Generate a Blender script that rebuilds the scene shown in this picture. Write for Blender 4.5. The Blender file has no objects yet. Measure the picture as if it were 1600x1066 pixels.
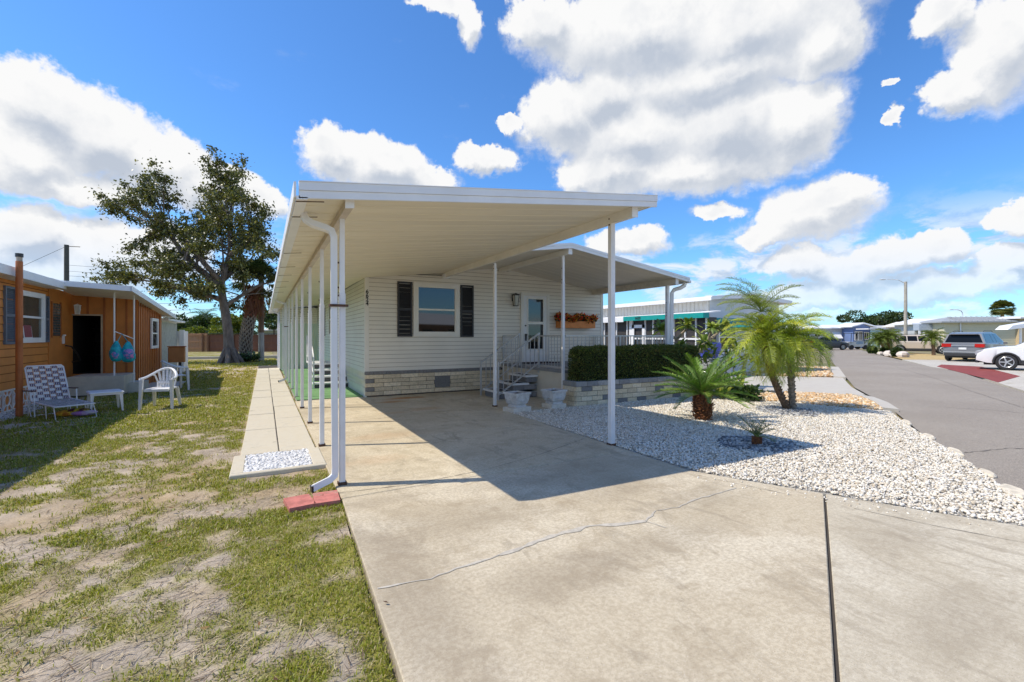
import bpy, math, random
import numpy as np
from mathutils import Vector, Matrix
R = math.radians
random.seed(7)
RNG = np.random.default_rng(11)
scene = bpy.context.scene
col = scene.collection

# ------------------------------------------------------------------ camera
TH = math.atan(387/711)
FS, FC = math.sin(TH), math.cos(TH)
cam_d = bpy.data.cameras.new('camera'); cam = bpy.data.objects.new('camera', cam_d)
col.objects.link(cam)
cam.location = (0, 0, 1.5); cam.rotation_euler = (R(90), 0, -TH)
cam_d.sensor_width = 36; cam_d.lens = 711/1600*36
cam_d.shift_y = -(533-525)/1600
cam_d.clip_start = .05; cam_d.clip_end = 3000
scene.camera = cam

# ------------------------------------------------------------------ view
vs = scene.view_settings
scene.display_settings.display_device = 'sRGB'
vs.view_transform = 'Standard'; vs.look = 'None'; vs.gamma = 1
vs.exposure = 0.56

# ------------------------------------------------------------------ sun
SUNV = Vector((-.67, .26, 1)).normalized()
sun_d = bpy.data.lights.new('sun', 'SUN'); sun = bpy.data.objects.new('sun', sun_d)
col.objects.link(sun)
sun_d.energy = 3.25; sun_d.angle = R(.5); sun_d.color = (1, .91, .765)
sun.rotation_euler = SUNV.to_track_quat('Z', 'Y').to_euler()
SUN_EL = math.asin(SUNV.z); SUN_ROT = math.atan2(SUNV.x, SUNV.y) % (2*math.pi)

# ------------------------------------------------------------------ node helper
class NT:
    def __init__(s, tree): s.t = tree; s.n = tree.nodes; s.l = tree.links
    def new(s, t, **k):
        n = s.n.new(t)
        for a, b in k.items(): setattr(n, a, b)
        return n
    def put(s, sock, v):
        if isinstance(v, bpy.types.NodeSocket): s.l.new(v, sock)
        elif isinstance(v, (tuple, list)):
            v = tuple(v)
            if len(sock.default_value) == 4 and len(v) == 3: v = v+(1,)
            sock.default_value = v
        else: sock.default_value = v
    def math(s, op, a, b=None, c=None, clamp=False):
        n = s.new('ShaderNodeMath', operation=op); n.use_clamp = clamp
        s.put(n.inputs[0], a)
        if b is not None: s.put(n.inputs[1], b)
        if c is not None: s.put(n.inputs[2], c)
        return n.outputs[0]
    def vm(s, op, a, b=None):
        n = s.new('ShaderNodeVectorMath', operation=op); s.put(n.inputs[0], a)
        if b is not None: s.put(n.inputs[1], b)
        return n.outputs[1] if op in ('LENGTH', 'DOT_PRODUCT') else n.outputs[0]
    def noise(s, vec, scale, detail=4, rough=.55, dist=0, out=0):
        n = s.new('ShaderNodeTexNoise'); 
        if vec is not None: s.put(n.inputs['Vector'], vec)
        s.put(n.inputs['Scale'], scale); s.put(n.inputs['Detail'], detail)
        s.put(n.inputs['Roughness'], rough); s.put(n.inputs['Distortion'], dist)
        return n.outputs[out]
    def mix(s, f, a, b, mode='MIX'):
        n = s.new('ShaderNodeMix', data_type='RGBA', blend_type=mode)
        s.put(n.inputs[0], f); s.put(n.inputs[6], a); s.put(n.inputs[7], b)
        return n.outputs[2]
    def ss(s, v, a, b, x=0., y=1.):
        n = s.new('ShaderNodeMapRange', interpolation_type='SMOOTHSTEP')
        s.put(n.inputs[0], v); s.put(n.inputs[1], a); s.put(n.inputs[2], b)
        s.put(n.inputs[3], x); s.put(n.inputs[4], y)
        return n.outputs[0]

# ------------------------------------------------------------------ world: sky and clouds
world = bpy.data.worlds.new('World'); scene.world = world; world.use_nodes = True
# cloud banks: azimuth, elevation, half width, half height, tilt (radians round the horizon)
CLOUDS = [(-0.307,0.337,0.068,0.056,0.32),(-0.242,0.321,0.092,0.065,0.27),(-0.320,0.272,0.073,0.053,0.27),(-0.169,0.295,0.096,0.056,0.22),(-0.086,0.274,0.083,0.043,0.17),(-0.009,0.253,0.048,0.029,0.13),(-0.272,0.233,0.087,0.027,0.22),(-0.314,0.154,0.057,0.038,0.16),(-0.227,0.126,0.087,0.057,0.11),(-0.286,0.099,0.085,0.044,0.10),(-0.151,0.139,0.062,0.049,0.10),(0.129,0.364,0.067,0.048,0.13),(0.224,0.350,0.091,0.050,0.09),(0.311,0.329,0.065,0.031,0.06),(0.345,0.630,0.069,0.016,0.07),(0.407,0.601,0.031,0.036,0.04),(0.491,0.435,0.031,0.016,0.00),(0.445,0.369,0.070,0.024,0.02),(0.773,0.576,0.219,0.071,-0.12),(0.967,0.547,0.190,0.078,-0.22),(0.569,0.597,0.084,0.043,-0.03),(1.092,0.497,0.058,0.059,-0.28),(0.921,0.489,0.198,0.055,-0.18),(0.604,0.444,0.083,0.068,-0.04),(0.700,0.477,0.074,0.054,-0.08),(0.760,0.399,0.157,0.069,-0.09),(0.933,0.388,0.161,0.082,-0.16),(1.053,0.381,0.076,0.067,-0.21),(0.874,0.331,0.182,0.044,-0.12),(0.713,0.343,0.107,0.046,-0.07),(0.635,0.331,0.044,0.032,-0.04),(0.921,0.245,0.047,0.016,-0.11),(1.324,0.410,0.049,0.068,-0.39),(1.262,0.474,0.040,0.028,-0.39),(1.276,0.373,0.043,0.026,-0.33),(1.078,0.220,0.094,0.050,-0.14),(1.111,0.242,0.056,0.035,-0.16),(1.016,0.197,0.058,0.024,-0.11),(1.199,0.134,0.062,0.032,-0.11),(1.250,0.143,0.036,0.030,-0.13),(1.063,0.133,0.060,0.030,-0.08),(1.139,0.112,0.068,0.027,-0.08),(1.102,0.073,0.115,0.025,-0.05),(1.239,0.076,0.092,0.027,-0.07),(1.320,0.091,0.049,0.030,-0.10),(1.340,0.176,0.033,0.029,-0.19),(1.324,0.123,0.039,0.013,-0.13),(0.740,0.202,0.079,0.029,-0.05),(0.933,0.057,0.139,0.018,-0.03),(1.194,0.408,0.013,0.007,-0.30),(1.195,0.354,0.015,0.011,-0.27)]
# banks behind and beside the viewer, so reflections and light are those of a half cloudy sky
CLOUDS += [(2.2,.35,.35,.12,0),(2.9,.25,.3,.1,0),(-2.6,.3,.35,.12,0),(-1.7,.2,.3,.08,0),(-1.0,.35,.2,.1,0)]
def sky():
    cf = bpy.data.node_groups.new('cloud_field', 'ShaderNodeTree')
    cf.interface.new_socket('P', in_out='INPUT', socket_type='NodeSocketVector')
    cf.interface.new_socket('F', in_out='OUTPUT', socket_type='NodeSocketFloat')
    g = NT(cf); gi = g.new('NodeGroupInput'); go = g.new('NodeGroupOutput')
    P0 = gi.outputs[0]
    w1 = g.vm('SCALE', g.vm('SUBTRACT', g.noise(P0, 9, 5, .6, 0, 1), (.5,.5,.5))); 
    cf.nodes[-1].inputs[3].default_value = .085
    w2 = g.vm('SCALE', g.vm('SUBTRACT', g.noise(P0, 34, 5, .62, 0, 1), (.5,.5,.5)))
    cf.nodes[-1].inputs[3].default_value = .032
    P = g.vm('ADD', g.vm('ADD', P0, w1), w2)
    Pf = P
    acc = None
    for (a, e, ra, re, t) in CLOUDS:
        sx, sy = 1/ra/1.12, 1/re/1.12
        n = g.new('ShaderNodeVectorMath', operation='MULTIPLY_ADD'); g.l.new(Pf, n.inputs[0])
        n.inputs[1].default_value = (sx, sy, 0); n.inputs[2].default_value = (-a*sx, -e*sy, 0)
        d = g.vm('LENGTH', n.outputs[0])
        acc = d if acc is None else g.math('SMOOTH_MIN', acc, d, .12)
    g.l.new(g.math('SUBTRACT', 1, acc), go.inputs[0])
    t = world.node_tree; t.nodes.clear(); w = NT(t)
    tc = w.new('ShaderNodeTexCoord'); D = tc.outputs['Generated']
    sp = w.new('ShaderNodeSeparateXYZ'); w.l.new(D, sp.inputs[0])
    az = w.math('ARCTAN2', sp.outputs[0], sp.outputs[1]); el = w.math('ARCSINE', sp.outputs[2])
    cb = w.new('ShaderNodeCombineXYZ'); w.l.new(az, cb.inputs[0]); w.l.new(el, cb.inputs[1])
    def field(vec):
        n = w.new('ShaderNodeGroup'); n.node_tree = cf; w.l.new(vec, n.inputs[0]); return n
    f0 = field(cb.outputs[0]); f1 = field(w.vm('ADD', cb.outputs[0], (-.014, .034, 0)))
    F = f0.outputs[0]; s1 = w.ss(w.math('SUBTRACT', F, f1.outputs[0]), -.45, .40)
    fine = w.noise(cb.outputs[0], 55, 5, .65)
    edge = w.math('MULTIPLY_ADD', w.math('SUBTRACT', fine, .5), .34, F)
    wisp = w.noise(w.vm('MULTIPLY', cb.outputs[0], (1, 2.2, 1)), 7, 7, .62)
    dens = w.ss(edge, w.math('MULTIPLY_ADD', s1, .22, -.26), w.math('MULTIPLY_ADD', s1, -.12, .28))
    thin = w.math('MULTIPLY', w.ss(wisp, .60, .80), w.ss(el, .02, .3, .45, .14))
    lown = w.noise(w.vm('MULTIPLY', cb.outputs[0], (1, 2.6, 1)), 6.5, 8, .64, .3)
    low = w.math('MULTIPLY', w.ss(lown, .46, .60), w.ss(el, .25, .12, 0, .92))
    dens = w.math('MAXIMUM', w.math('MAXIMUM', dens, thin), low)
    # light comes from the upper left: thickness towards it dims a cloud
    big = w.noise(cb.outputs[0], 8, 6, .62)
    thick = w.ss(F, .10, .75)
    lit = w.math('ADD', w.math('MULTIPLY', s1, 1.05), w.math('MULTIPLY', w.math('SUBTRACT', big, .5), 1.3))
    lit = w.math('SUBTRACT', lit, w.math('MULTIPLY', thick, .30))
    lit = w.math('ADD', lit, .20, clamp=True)
    hb = w.noise(w.vm('ADD', w.vm('MULTIPLY', cb.outputs[0], (1, 2.6, 1)), (-.01,.06,0)), 6.5, 8, .64, .3)
    lit = w.mix(w.ss(F, -.05, .08), w.ss(w.math('SUBTRACT', lown, hb), -.10, .09, .12, 1), lit)
    ccol = w.mix(lit, (.55, .61, .71), (1.0, 1.0, 1.0))
    nis = w.new('ShaderNodeTexSky'); nis.sky_type = 'NISHITA'; nis.sun_disc = False
    nis.sun_elevation = SUN_EL; nis.sun_rotation = SUN_ROT
    nis.air_density = 1.0; nis.dust_density = .3; nis.ozone_density = 2.0
    skyc = w.mix(1.0, nis.outputs[0], (.39, .67, .96), 'MULTIPLY')
    sc_ = w.vm('SCALE', ccol); t.nodes[-1].inputs[3].default_value = 4.35
    hz = w.ss(el, 0, .18, .45, 0)
    sc2 = w.mix(hz, sc_, skyc)
    final = w.mix(dens, skyc, sc2)
    bg = w.new('ShaderNodeBackground'); w.l.new(final, bg.inputs[0]); bg.inputs[1].default_value = .15
    out = w.new('ShaderNodeOutputWorld'); w.l.new(bg.outputs[0], out.inputs[0])
sky()
world.cycles.sampling_method = 'MANUAL'; world.cycles.sample_map_resolution = 512

# ------------------------------------------------------------------ materials
MATS = {}
def pm(name, c, rough=.6, var=.12, scale=6, metal=0., bump=0., bscale=60, attr=False, spec=.5,
       c2=None, stain=None, stretch=(1,1,1), trans=0., alpha=1., coat=0.):
    """principled material: base colour varied by noise in object space"""
    if name in MATS: return MATS[name]
    m = bpy.data.materials.new(name); m.use_nodes = True; t = m.node_tree; t.nodes.clear(); n = NT(t)
    b = n.new('ShaderNodeBsdfPrincipled'); o = n.new('ShaderNodeOutputMaterial'); n.l.new(b.outputs[0], o.inputs[0])
    geo = n.new('ShaderNodeNewGeometry'); pos = n.vm('MULTIPLY', geo.outputs['Position'], stretch)
    if attr:
        a = n.new('ShaderNodeAttribute', attribute_name='Col'); base = a.outputs['Color']
    else: base = c
    nz = n.noise(pos, scale, 5, .6)
    k = n.ss(nz, .3, .7, 1-var, 1+var)
    if c2 is not None and not attr: base = n.mix(n.ss(nz, .4, .62), c, c2)
    kk = n.new('ShaderNodeCombineXYZ')
    for i in range(3): n.l.new(k, kk.inputs[i])
    base = n.mix(1., base, kk.outputs[0], 'MULTIPLY')
    if stain:
        sc, ssz, thr = stain
        s2 = n.noise(n.vm('MULTIPLY', geo.outputs['Position'], stretch), ssz, 6, .65)
        base = n.mix(n.ss(s2, thr, thr+.16), base, sc)
    n.put(b.inputs['Base Color'], base)
    n.put(b.inputs['Roughness'], rough); n.put(b.inputs['Metallic'], metal)
    n.put(b.inputs['Specular IOR Level'], spec)
    n.put(b.inputs['Coat Weight'], coat)
    if trans: n.put(b.inputs['Transmission Weight'], trans)
    if alpha < 1: n.put(b.inputs['Alpha'], alpha)
    if bump:
        bn = n.new('ShaderNodeBump'); n.put(bn.inputs['Strength'], bump); n.put(bn.inputs['Distance'], .01)
        n.l.new(n.noise(pos, bscale, 5, .6), bn.inputs['Height']); n.l.new(bn.outputs[0], b.inputs['Normal'])
    MATS[name] = m
    return m
def leafmat(name, attr=True, c=(.1,.2,.03), rough=.5, tr=.35):
    if name in MATS: return MATS[name]
    m = bpy.data.materials.new(name); m.use_nodes = True; t = m.node_tree; t.nodes.clear(); n = NT(t)
    o = n.new('ShaderNodeOutputMaterial')
    base = n.new('ShaderNodeAttribute', attribute_name='Col').outputs['Color'] if attr else c
    b = n.new('ShaderNodeBsdfPrincipled'); n.put(b.inputs['Base Color'], base); n.put(b.inputs['Roughness'], rough)
    tl = n.new('ShaderNodeBsdfTranslucent'); n.put(tl.inputs[0], n.mix(1., base, (1.3,1.35,.7), 'MULTIPLY'))
    mx = n.new('ShaderNodeMixShader'); mx.inputs[0].default_value = tr
    n.l.new(b.outputs[0], mx.inputs[1]); n.l.new(tl.outputs[0], mx.inputs[2]); n.l.new(mx.outputs[0], o.inputs[0])
    MATS[name] = m
    return m

# ------------------------------------------------------------------ objects
def wloc(p):
    v = Vector((0,0,0))
    while p is not None: v += p.location; p = p.parent
    return v
def thing(name, label, cat, loc=(0,0,0), rz=0, group=None):
    o = bpy.data.objects.new(name, None); col.objects.link(o)
    o.location = loc; o.rotation_euler = (0,0,rz); o['label'] = label; o['category'] = cat
    if group: o['group'] = group
    o.empty_display_size = .2
    return o
def tag(o, label=None, cat=None, group=None, kind=None):
    for k, v in (('label',label),('category',cat),('group',group),('kind',kind)):
        if v: o[k] = v
    return o
def npmesh(name, V, Fc, mt, parent=None, colr=None, smooth=False, world=True):
    """V (n,3); Fc (m,k) one polygon size; colr (n,3) per vertex"""
    V = np.asarray(V, dtype=np.float32).reshape(-1,3).copy(); Fc = np.asarray(Fc, dtype=np.int32)
    if parent is not None and world:
        V -= np.array(wloc(parent), dtype=np.float32)
    me = bpy.data.meshes.new(name); n, (m, k) = len(V), Fc.shape
    me.vertices.add(n); me.vertices.foreach_set('co', V.ravel())
    me.loops.add(m*k); me.loops.foreach_set('vertex_index', Fc.ravel())
    me.polygons.add(m); me.polygons.foreach_set('loop_start', np.arange(0, m*k, k, dtype=np.int32))
    me.polygons.foreach_set('loop_total', np.full(m, k, dtype=np.int32))
    if smooth: me.polygons.foreach_set('use_smooth', np.ones(m, dtype=bool))
    me.update(calc_edges=True)
    if colr is not None:
        c4 = np.ones((n,4), dtype=np.float32); c4[:,:3] = colr
        ca = me.color_attributes.new('Col', 'FLOAT_COLOR', 'POINT'); ca.data.foreach_set('color', c4.ravel())
    me.materials.append(mt)
    o = bpy.data.objects.new(name, me); col.objects.link(o)
    if parent is not None: o.parent = parent
    return o
class MB:
    def __init__(s): s.v = []; s.f = []; s.c = []; s.cur = None
    def add(s, vs, fs):
        b = len(s.v); s.v += [tuple(v) for v in vs]; s.f += [tuple(b+i for i in f) for f in fs]
        s.c += [s.cur or (1,1,1)]*len(vs)
        return s
    def box(s, x0,y0,z0,x1,y1,z1):
        vs = [(x0,y0,z0),(x1,y0,z0),(x1,y1,z0),(x0,y1,z0),(x0,y0,z1),(x1,y0,z1),(x1,y1,z1),(x0,y1,z1)]
        return s.add(vs, [(0,3,2,1),(4,5,6,7),(0,1,5,4),(1,2,6,5),(2,3,7,6),(3,0,4,7)])
    def bbox(s, x0,y0,z0,x1,y1,z1,b=.004):
        """box with chamfered vertical edges and top"""
        pts = [(x0+b,y0),(x1-b,y0),(x1,y0+b),(x1,y1-b),(x1-b,y1),(x0+b,y1),(x0,y1-b),(x0,y0+b)]
        cx, cy = (x0+x1)/2, (y0+y1)/2
        def ins(p): return (p[0]+(b if p[0]<cx else -b), p[1]+(b if p[1]<cy else -b))
        vs = [(p[0],p[1],z0) for p in pts]+[(p[0],p[1],z1-b) for p in pts]+[(*ins(p),z1) for p in pts]
        fs = [tuple(range(7,-1,-1)), tuple(range(16,24))]
        for k in range(2):
            for i in range(8): j=(i+1)%8; fs.append((k*8+i,k*8+j,k*8+8+j,k*8+8+i))
        return s.add(vs, fs)
    def hexa(s, p):   # 8 corners, bottom ring then top ring
        return s.add(p, [(0,3,2,1),(4,5,6,7),(0,1,5,4),(1,2,6,5),(2,3,7,6),(3,0,4,7)])
    def obox(s, c, size, rz=0, rx=0, ry=0):
        m = Matrix.Translation(c) @ Matrix.Rotation(rz,4,'Z') @ Matrix.Rotation(ry,4,'Y') @ Matrix.Rotation(rx,4,'X')
        x,y,z = [k/2 for k in size]
        p = [m @ Vector(q) for q in ((-x,-y,-z),(x,-y,-z),(x,y,-z),(-x,y,-z),(-x,-y,z),(x,-y,z),(x,y,z),(-x,y,z))]
        return s.hexa(p)
    def bar(s, a, b, w, h=None, up=(0,0,1)):
        a, b = Vector(a), Vector(b); h = h or w; d = (b-a).normalized(); u = Vector(up)
        if abs(d.dot(u)) > .99: u = Vector((0,1,0))
        r = d.cross(u).normalized()*w/2; u2 = r.cross(d).normalized()*h/2
        p = [a-r-u2, a+r-u2, a+r+u2, a-r+u2, b-r-u2, b+r-u2, b+r+u2, b-r+u2]
        return s.add(p, [(3,2,1,0),(4,5,6,7),(0,1,5,4),(1,2,6,5),(2,3,7,6),(3,0,4,7)])
    def tube(s, pts, r, n=8, cap=True):
        pts = [Vector(p) for p in pts]; rs = r if isinstance(r, (list,tuple)) else [r]*len(pts)
        vs = []; fs = []; prev = None
        for i, p in enumerate(pts):
            d = ((pts[i+1]-p) if i == 0 else (p-pts[i-1]) if i == len(pts)-1 else (pts[i+1]-pts[i-1])).normalized()
            if prev is None:
                u = Vector((0,0,1)) if abs(d.z) < .9 else Vector((1,0,0)); a = d.cross(u).normalized()
            else: a = (prev-d*prev.dot(d)).normalized()
            prev = a; b = d.cross(a)
            for k in range(n):
                t = 2*math.pi*k/n+(math.pi/4 if n == 4 else 0); vs.append(p+(a*math.cos(t)+b*math.sin(t))*rs[i])
        for i in range(len(pts)-1):
            for k in range(n):
                j = (k+1)%n; fs.append((i*n+k, i*n+j, (i+1)*n+j, (i+1)*n+k))
        if cap: fs += [tuple(range(n-1,-1,-1)), tuple((len(pts)-1)*n+k for k in range(n))]
        return s.add(vs, fs)
    def lathe(s, prof, n=24, c=(0,0,0), axis='z'):
        vs = []; fs = []
        for (r, h) in prof:
            for k in range(n):
                t = 2*math.pi*k/n; q = (r*math.cos(t), r*math.sin(t), h)
                if axis == 'y': q = (q[0], q[2], q[1])
                vs.append((q[0]+c[0], q[1]+c[1], q[2]+c[2]))
        for i in range(len(prof)-1):
            for k in range(n): j=(k+1)%n; fs.append((i*n+k,i*n+j,(i+1)*n+j,(i+1)*n+k))
        fs += [tuple(range(n-1,-1,-1)), tuple((len(prof)-1)*n+k for k in range(n))]
        return s.add(vs, fs)
    def prism(s, poly, z0, z1):
        n = len(poly); a = sum(poly[i][0]*poly[(i+1)%n][1]-poly[(i+1)%n][0]*poly[i][1] for i in range(n))
        if a < 0: poly = poly[::-1]
        vs = [(p[0],p[1],z0) for p in poly]+[(p[0],p[1],z1) for p in poly]
        return s.add(vs, [tuple(range(n-1,-1,-1)), tuple(range(n,2*n))]+[(i,(i+1)%n,n+(i+1)%n,n+i) for i in range(n)])
    def quad(s, *p): return s.add(p, [tuple(range(len(p)))])
    def build(s, name, mt, parent=None, world=True, smooth=False, colr=False):
        off = wloc(parent) if (parent is not None and world) else Vector((0,0,0))
        me = bpy.data.meshes.new(name)
        me.from_pydata([tuple(Vector(v)-off) for v in s.v], [], s.f)
        if smooth:
            for p in me.polygons: p.use_smooth = True
            try: me.set_sharp_from_angle(angle=R(40))
            except Exception: pass
        if colr:
            ca = me.color_attributes.new('Col', 'FLOAT_COLOR', 'POINT')
            ca.data.foreach_set('color', np.array([(*c,1) for c in s.c], dtype=np.float32).ravel())
        me.materials.append(mt)
        o = bpy.data.objects.new(name, me); col.objects.link(o)
        if parent is not None: o.parent = parent
        return o
def copy_tree(o, parent=None):
    c = o.copy(); col.objects.link(c)
    if parent is not None: c.parent = parent
    for ch in list(o.children): copy_tree(ch, c)
    return c
def struct(mb, name, mt, **k):
    return tag(mb.build(name, mt, **k), kind='structure')

# value noise for patchy ground, same field for soil colour and grass blades
def vnoise(x, y, seed=0):
    xi = np.floor(x).astype(np.int64); yi = np.floor(y).astype(np.int64); fx = x-xi; fy = y-yi
    fx = fx*fx*(3-2*fx); fy = fy*fy*(3-2*fy)
    def h(a, b):
        v = (a*374761393+b*668265263+seed*1442695041) & 0xffffffff
        v = ((v ^ (v >> 13))*1274126177) & 0xffffffff
        return ((v ^ (v >> 16)) & 0xffff)/65535.
    return (h(xi,yi)*(1-fx)+h(xi+1,yi)*fx)*(1-fy)+(h(xi,yi+1)*(1-fx)+h(xi+1,yi+1)*fx)*fy
def fbm(x, y, sc, oct=4, seed=0, gain=.55):
    t = 0; a = 1; s = 0
    for i in range(oct):
        t = t+a*vnoise(x*sc*2**i+13.7*i, y*sc*2**i-7.1*i, seed+i*17); s += a; a *= gain
    return t/s

# ================================================================== GROUND
def concrete(name, c=(.60,.52,.375), dark=(.38,.31,.205), light=(.70,.62,.465), rust=None, pit=.5, spots=()):
    m = bpy.data.materials.new(name); m.use_nodes = True; t = m.node_tree; t.nodes.clear(); n = NT(t)
    b = n.new('ShaderNodeBsdfPrincipled'); o = n.new('ShaderNodeOutputMaterial'); n.l.new(b.outputs[0], o.inputs[0])
    P = n.new('ShaderNodeNewGeometry').outputs['Position']
    warp = n.vm('ADD', P, n.vm('SCALE', n.noise(P, 1.3, 3, .5, 0, 1))); 
    a = n.noise(P, .75, 6, .62, .6); bb = n.noise(warp, 3.5, 7, .7); f = n.noise(P, 38, 5, .7); g = n.noise(P, 150, 3, .7)
    base = n.mix(n.ss(a, .42, .64), c, light)
    base = n.mix(n.math('MULTIPLY', n.ss(bb, .47, .68), .55), base, dark); tb = n.noise(n.vm('MULTIPLY', P, (.45,.9,1)), .9, 5, .6, .8); base = n.mix(n.ss(tb, .50, .66, 0, .45), base, (.34,.285,.2)); mm = n.noise(n.vm('MULTIPLY', P, (.45,1.3,1)), 12, 6, .75, .4); base = n.mix(n.ss(mm, .5, .7, 0, .42), base, dark)
    st = n.noise(n.vm('MULTIPLY', P, (1.4, .5, 1)), 2.1, 7, .75, 1.2)
    base = n.mix(n.math('MULTIPLY', n.ss(st, .52, .68), .55), base, (.27,.225,.165))
    base = n.mix(n.ss(f, .38, .62, .5, 0), base, dark)
    base = n.mix(n.ss(g, .56, .70, 0, .7), base, (.20,.165,.13))
    base = n.mix(n.ss(n.noise(P, 110, 2, .6), .62, .72, 0, .5), base, (.72,.68,.6))
    if rust:
        for (x, y, rx, ry, s) in rust:
            d = n.vm('LENGTH', n.vm('MULTIPLY', n.vm('SUBTRACT', P, (x,y,0)), (1/rx,1/ry,0)))
            k = n.math('ADD', d, n.math('MULTIPLY', n.math('SUBTRACT', bb, .5), 2.2))
            base = n.mix(n.math('MULTIPLY', n.ss(k, 1., .2), s), base, (.42,.20,.07))
    for (x, y, rx, ry, s_) in spots:
        d = n.vm('LENGTH', n.vm('MULTIPLY', n.vm('SUBTRACT', P, (x,y,0)), (1/rx,1/ry,0)))
        k = n.math('ADD', d, n.math('MULTIPLY', n.math('SUBTRACT', st, .5), 2.6))
        base = n.mix(n.math('MULTIPLY', n.ss(k, 1.1, .3), s_*.75), base, (.22,.175,.125))
    n.put(b.inputs['Base Color'], base); n.put(b.inputs['Roughness'], .88); n.put(b.inputs['Specular IOR Level'], .25)
    bn = n.new('ShaderNodeBump'); n.put(bn.inputs['Strength'], pit*.55); n.put(bn.inputs['Distance'], .004)
    n.l.new(n.math('ADD', f, g), bn.inputs['Height']); n.l.new(bn.outputs[0], b.inputs['Normal'])
    return m
M_slab = concrete('slab_concrete', rust=[(3.0,10.9,.7,.25,.8),(2.55,10.4,.5,.2,.7),(2.9,9.1,.5,.3,.35),(1.6,6.9,.9,.35,.2),(3.6,2.2,.3,.12,.25),(1.2,5.6,.6,.3,.2),(2.2,8.9,.4,.2,.25)])
M_apron = concrete('apron_slab', c=(.575,.495,.36), dark=(.36,.29,.195), light=(.68,.605,.465), spots=[(.75,2.6,.35,1.3,.5),(1.5,3.5,.9,.5,.35),(1.7,2.35,.7,.3,.4),(3.0,3.4,.8,.35,.35),(2.6,2.4,.9,.25,.35),(3.6,2.9,.5,.25,.3),(1.2,1.3,.5,.3,.35),(2.3,4.1,.9,.2,.3),(1.0,4.2,.5,.15,.35)])
M_apron2 = concrete('apron_concrete', spots=[(3.3,1.0,.7,.3,.3),(4.2,1.6,.6,.3,.3),(2.6,.2,.6,.3,.3)], c=(.565,.50,.38), dark=(.38,.32,.23), light=(.67,.61,.485), pit=.7)
M_gap = pm('joint_dirt', (.06,.05,.04), .95)
M_walk = pm('walk_concrete', (.62,.565,.45), .9, .16, 5, c2=(.50,.45,.35), bump=.4, bscale=90, stain=((.30,.27,.20), 3, .6))
M_pale = pm('pale_concrete', (.55,.51,.44), .9, .1, 3, c2=(.46,.42,.36), bump=.3)
M_road = bpy.data.materials.new('asphalt'); M_road.use_nodes = True
def _road():
    t = M_road.node_tree; t.nodes.clear(); n = NT(t)
    b = n.new('ShaderNodeBsdfPrincipled'); o = n.new('ShaderNodeOutputMaterial'); n.l.new(b.outputs[0], o.inputs[0])
    P = n.new('ShaderNodeNewGeometry').outputs['Position']
    a = n.noise(P, .35, 5, .6); f = n.noise(P, 70, 4, .8); v = n.new('ShaderNodeTexVoronoi'); n.put(v.inputs['Scale'], 75.); n.l.new(P, v.inputs['Vector'])
    base = n.mix(n.ss(a, .35, .7), (.45,.385,.31), (.53,.46,.375))
    base = n.mix(n.ss(n.noise(P, 22, 3, .75), .35, .65, .35, 0), base, (.22,.19,.165)); base = n.mix(n.ss(f, .3, .7, .85, 0), base, (.13,.115,.10))
    base = n.mix(n.ss(v.outputs['Distance'], .3, .1, 0, .5), base, (.55,.50,.45))
    n.put(b.inputs['Base Color'], base); n.put(b.inputs['Roughness'], .9); n.put(b.inputs['Specular IOR Level'], .25)
    bn = n.new('ShaderNodeBump'); n.put(bn.inputs['Strength'], .7); n.put(bn.inputs['Distance'], .008); n.l.new(f, bn.inputs['Height']); n.l.new(bn.outputs[0], b.inputs['Normal'])
_road()
M_far = pm('distant_ground', (.17,.17,.06), .95, .2, .4, c2=(.28,.22,.13))
M_soil = pm('soil', (1,1,1), .95, .16, 60, attr=True, bump=.8, bscale=120, spec=.15)

g = MB(); g.quad((-900,-300,-.09),(1500,-300,-.09),(1500,1500,-.09),(-900,1500,-.09)); struct(g, 'ground', M_far)

LEFT_EDGE = lambda y: np.where(y < 4.86, .62-(4.86-y)*.05, .62)      # left edge of the drive
def patch(x, y):
    """0 bare sand .. 1 full grass"""
    n = fbm(x*.75+y*.35, y*1.25-x*.3, .9, 5, 3)
    n2 = fbm(x, y, 3.2, 3, 9)
    n4 = fbm(x, y, 8.5, 3, 19)
    v = (n-.5)*1.3 + (n2-.5)*1.5 + (n4-.5)*1.1
    far = np.clip((y-4.)/6., 0, 1)
    edge = np.clip(1-(LEFT_EDGE(y)-x)/.85, 0, 1)*np.clip((5.6-y)/1.5, 0, 1)
    dry = np.exp(-(((x+.3)/.9)**2+((y-5.2)/.8)**2))
    near = np.clip((2.6-y)/1.2, 0, 1)*np.clip((x+1.2)/1.0, 0, 1)
    back = np.clip((y-20)/3, 0, 1)*np.clip((28-y)/4, 0, 1)
    return np.clip(.36+v+far*.36+edge*.5-dry*.22+near*.25-back*.5, 0, 1)
def lawn_col(x, y):
    p = patch(x, y)[..., None]; n = fbm(x, y, 6, 4, 31)[..., None]; n3 = fbm(x, y, 1.1, 4, 51)[..., None]
    sand = np.array([.47,.395,.31])*(.62+.62*n); straw = np.array([.42,.32,.20])*(.65+.6*n)
    bare = sand*(1-np.clip((n3-.42)*4, 0, 1))+straw*np.clip((n3-.42)*4, 0, 1)
    yel = np.clip((y-16)/4, 0, 1)[..., None]*np.clip((24-y)/3, 0, 1)[..., None]
    green = (np.array([.22,.205,.04])*(1-yel)+np.array([.30,.24,.03])*yel)*(.6+.8*n)
    q = np.clip((p-.20)*1.6, 0, .95)
    return bare*(1-q)+green*q
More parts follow.
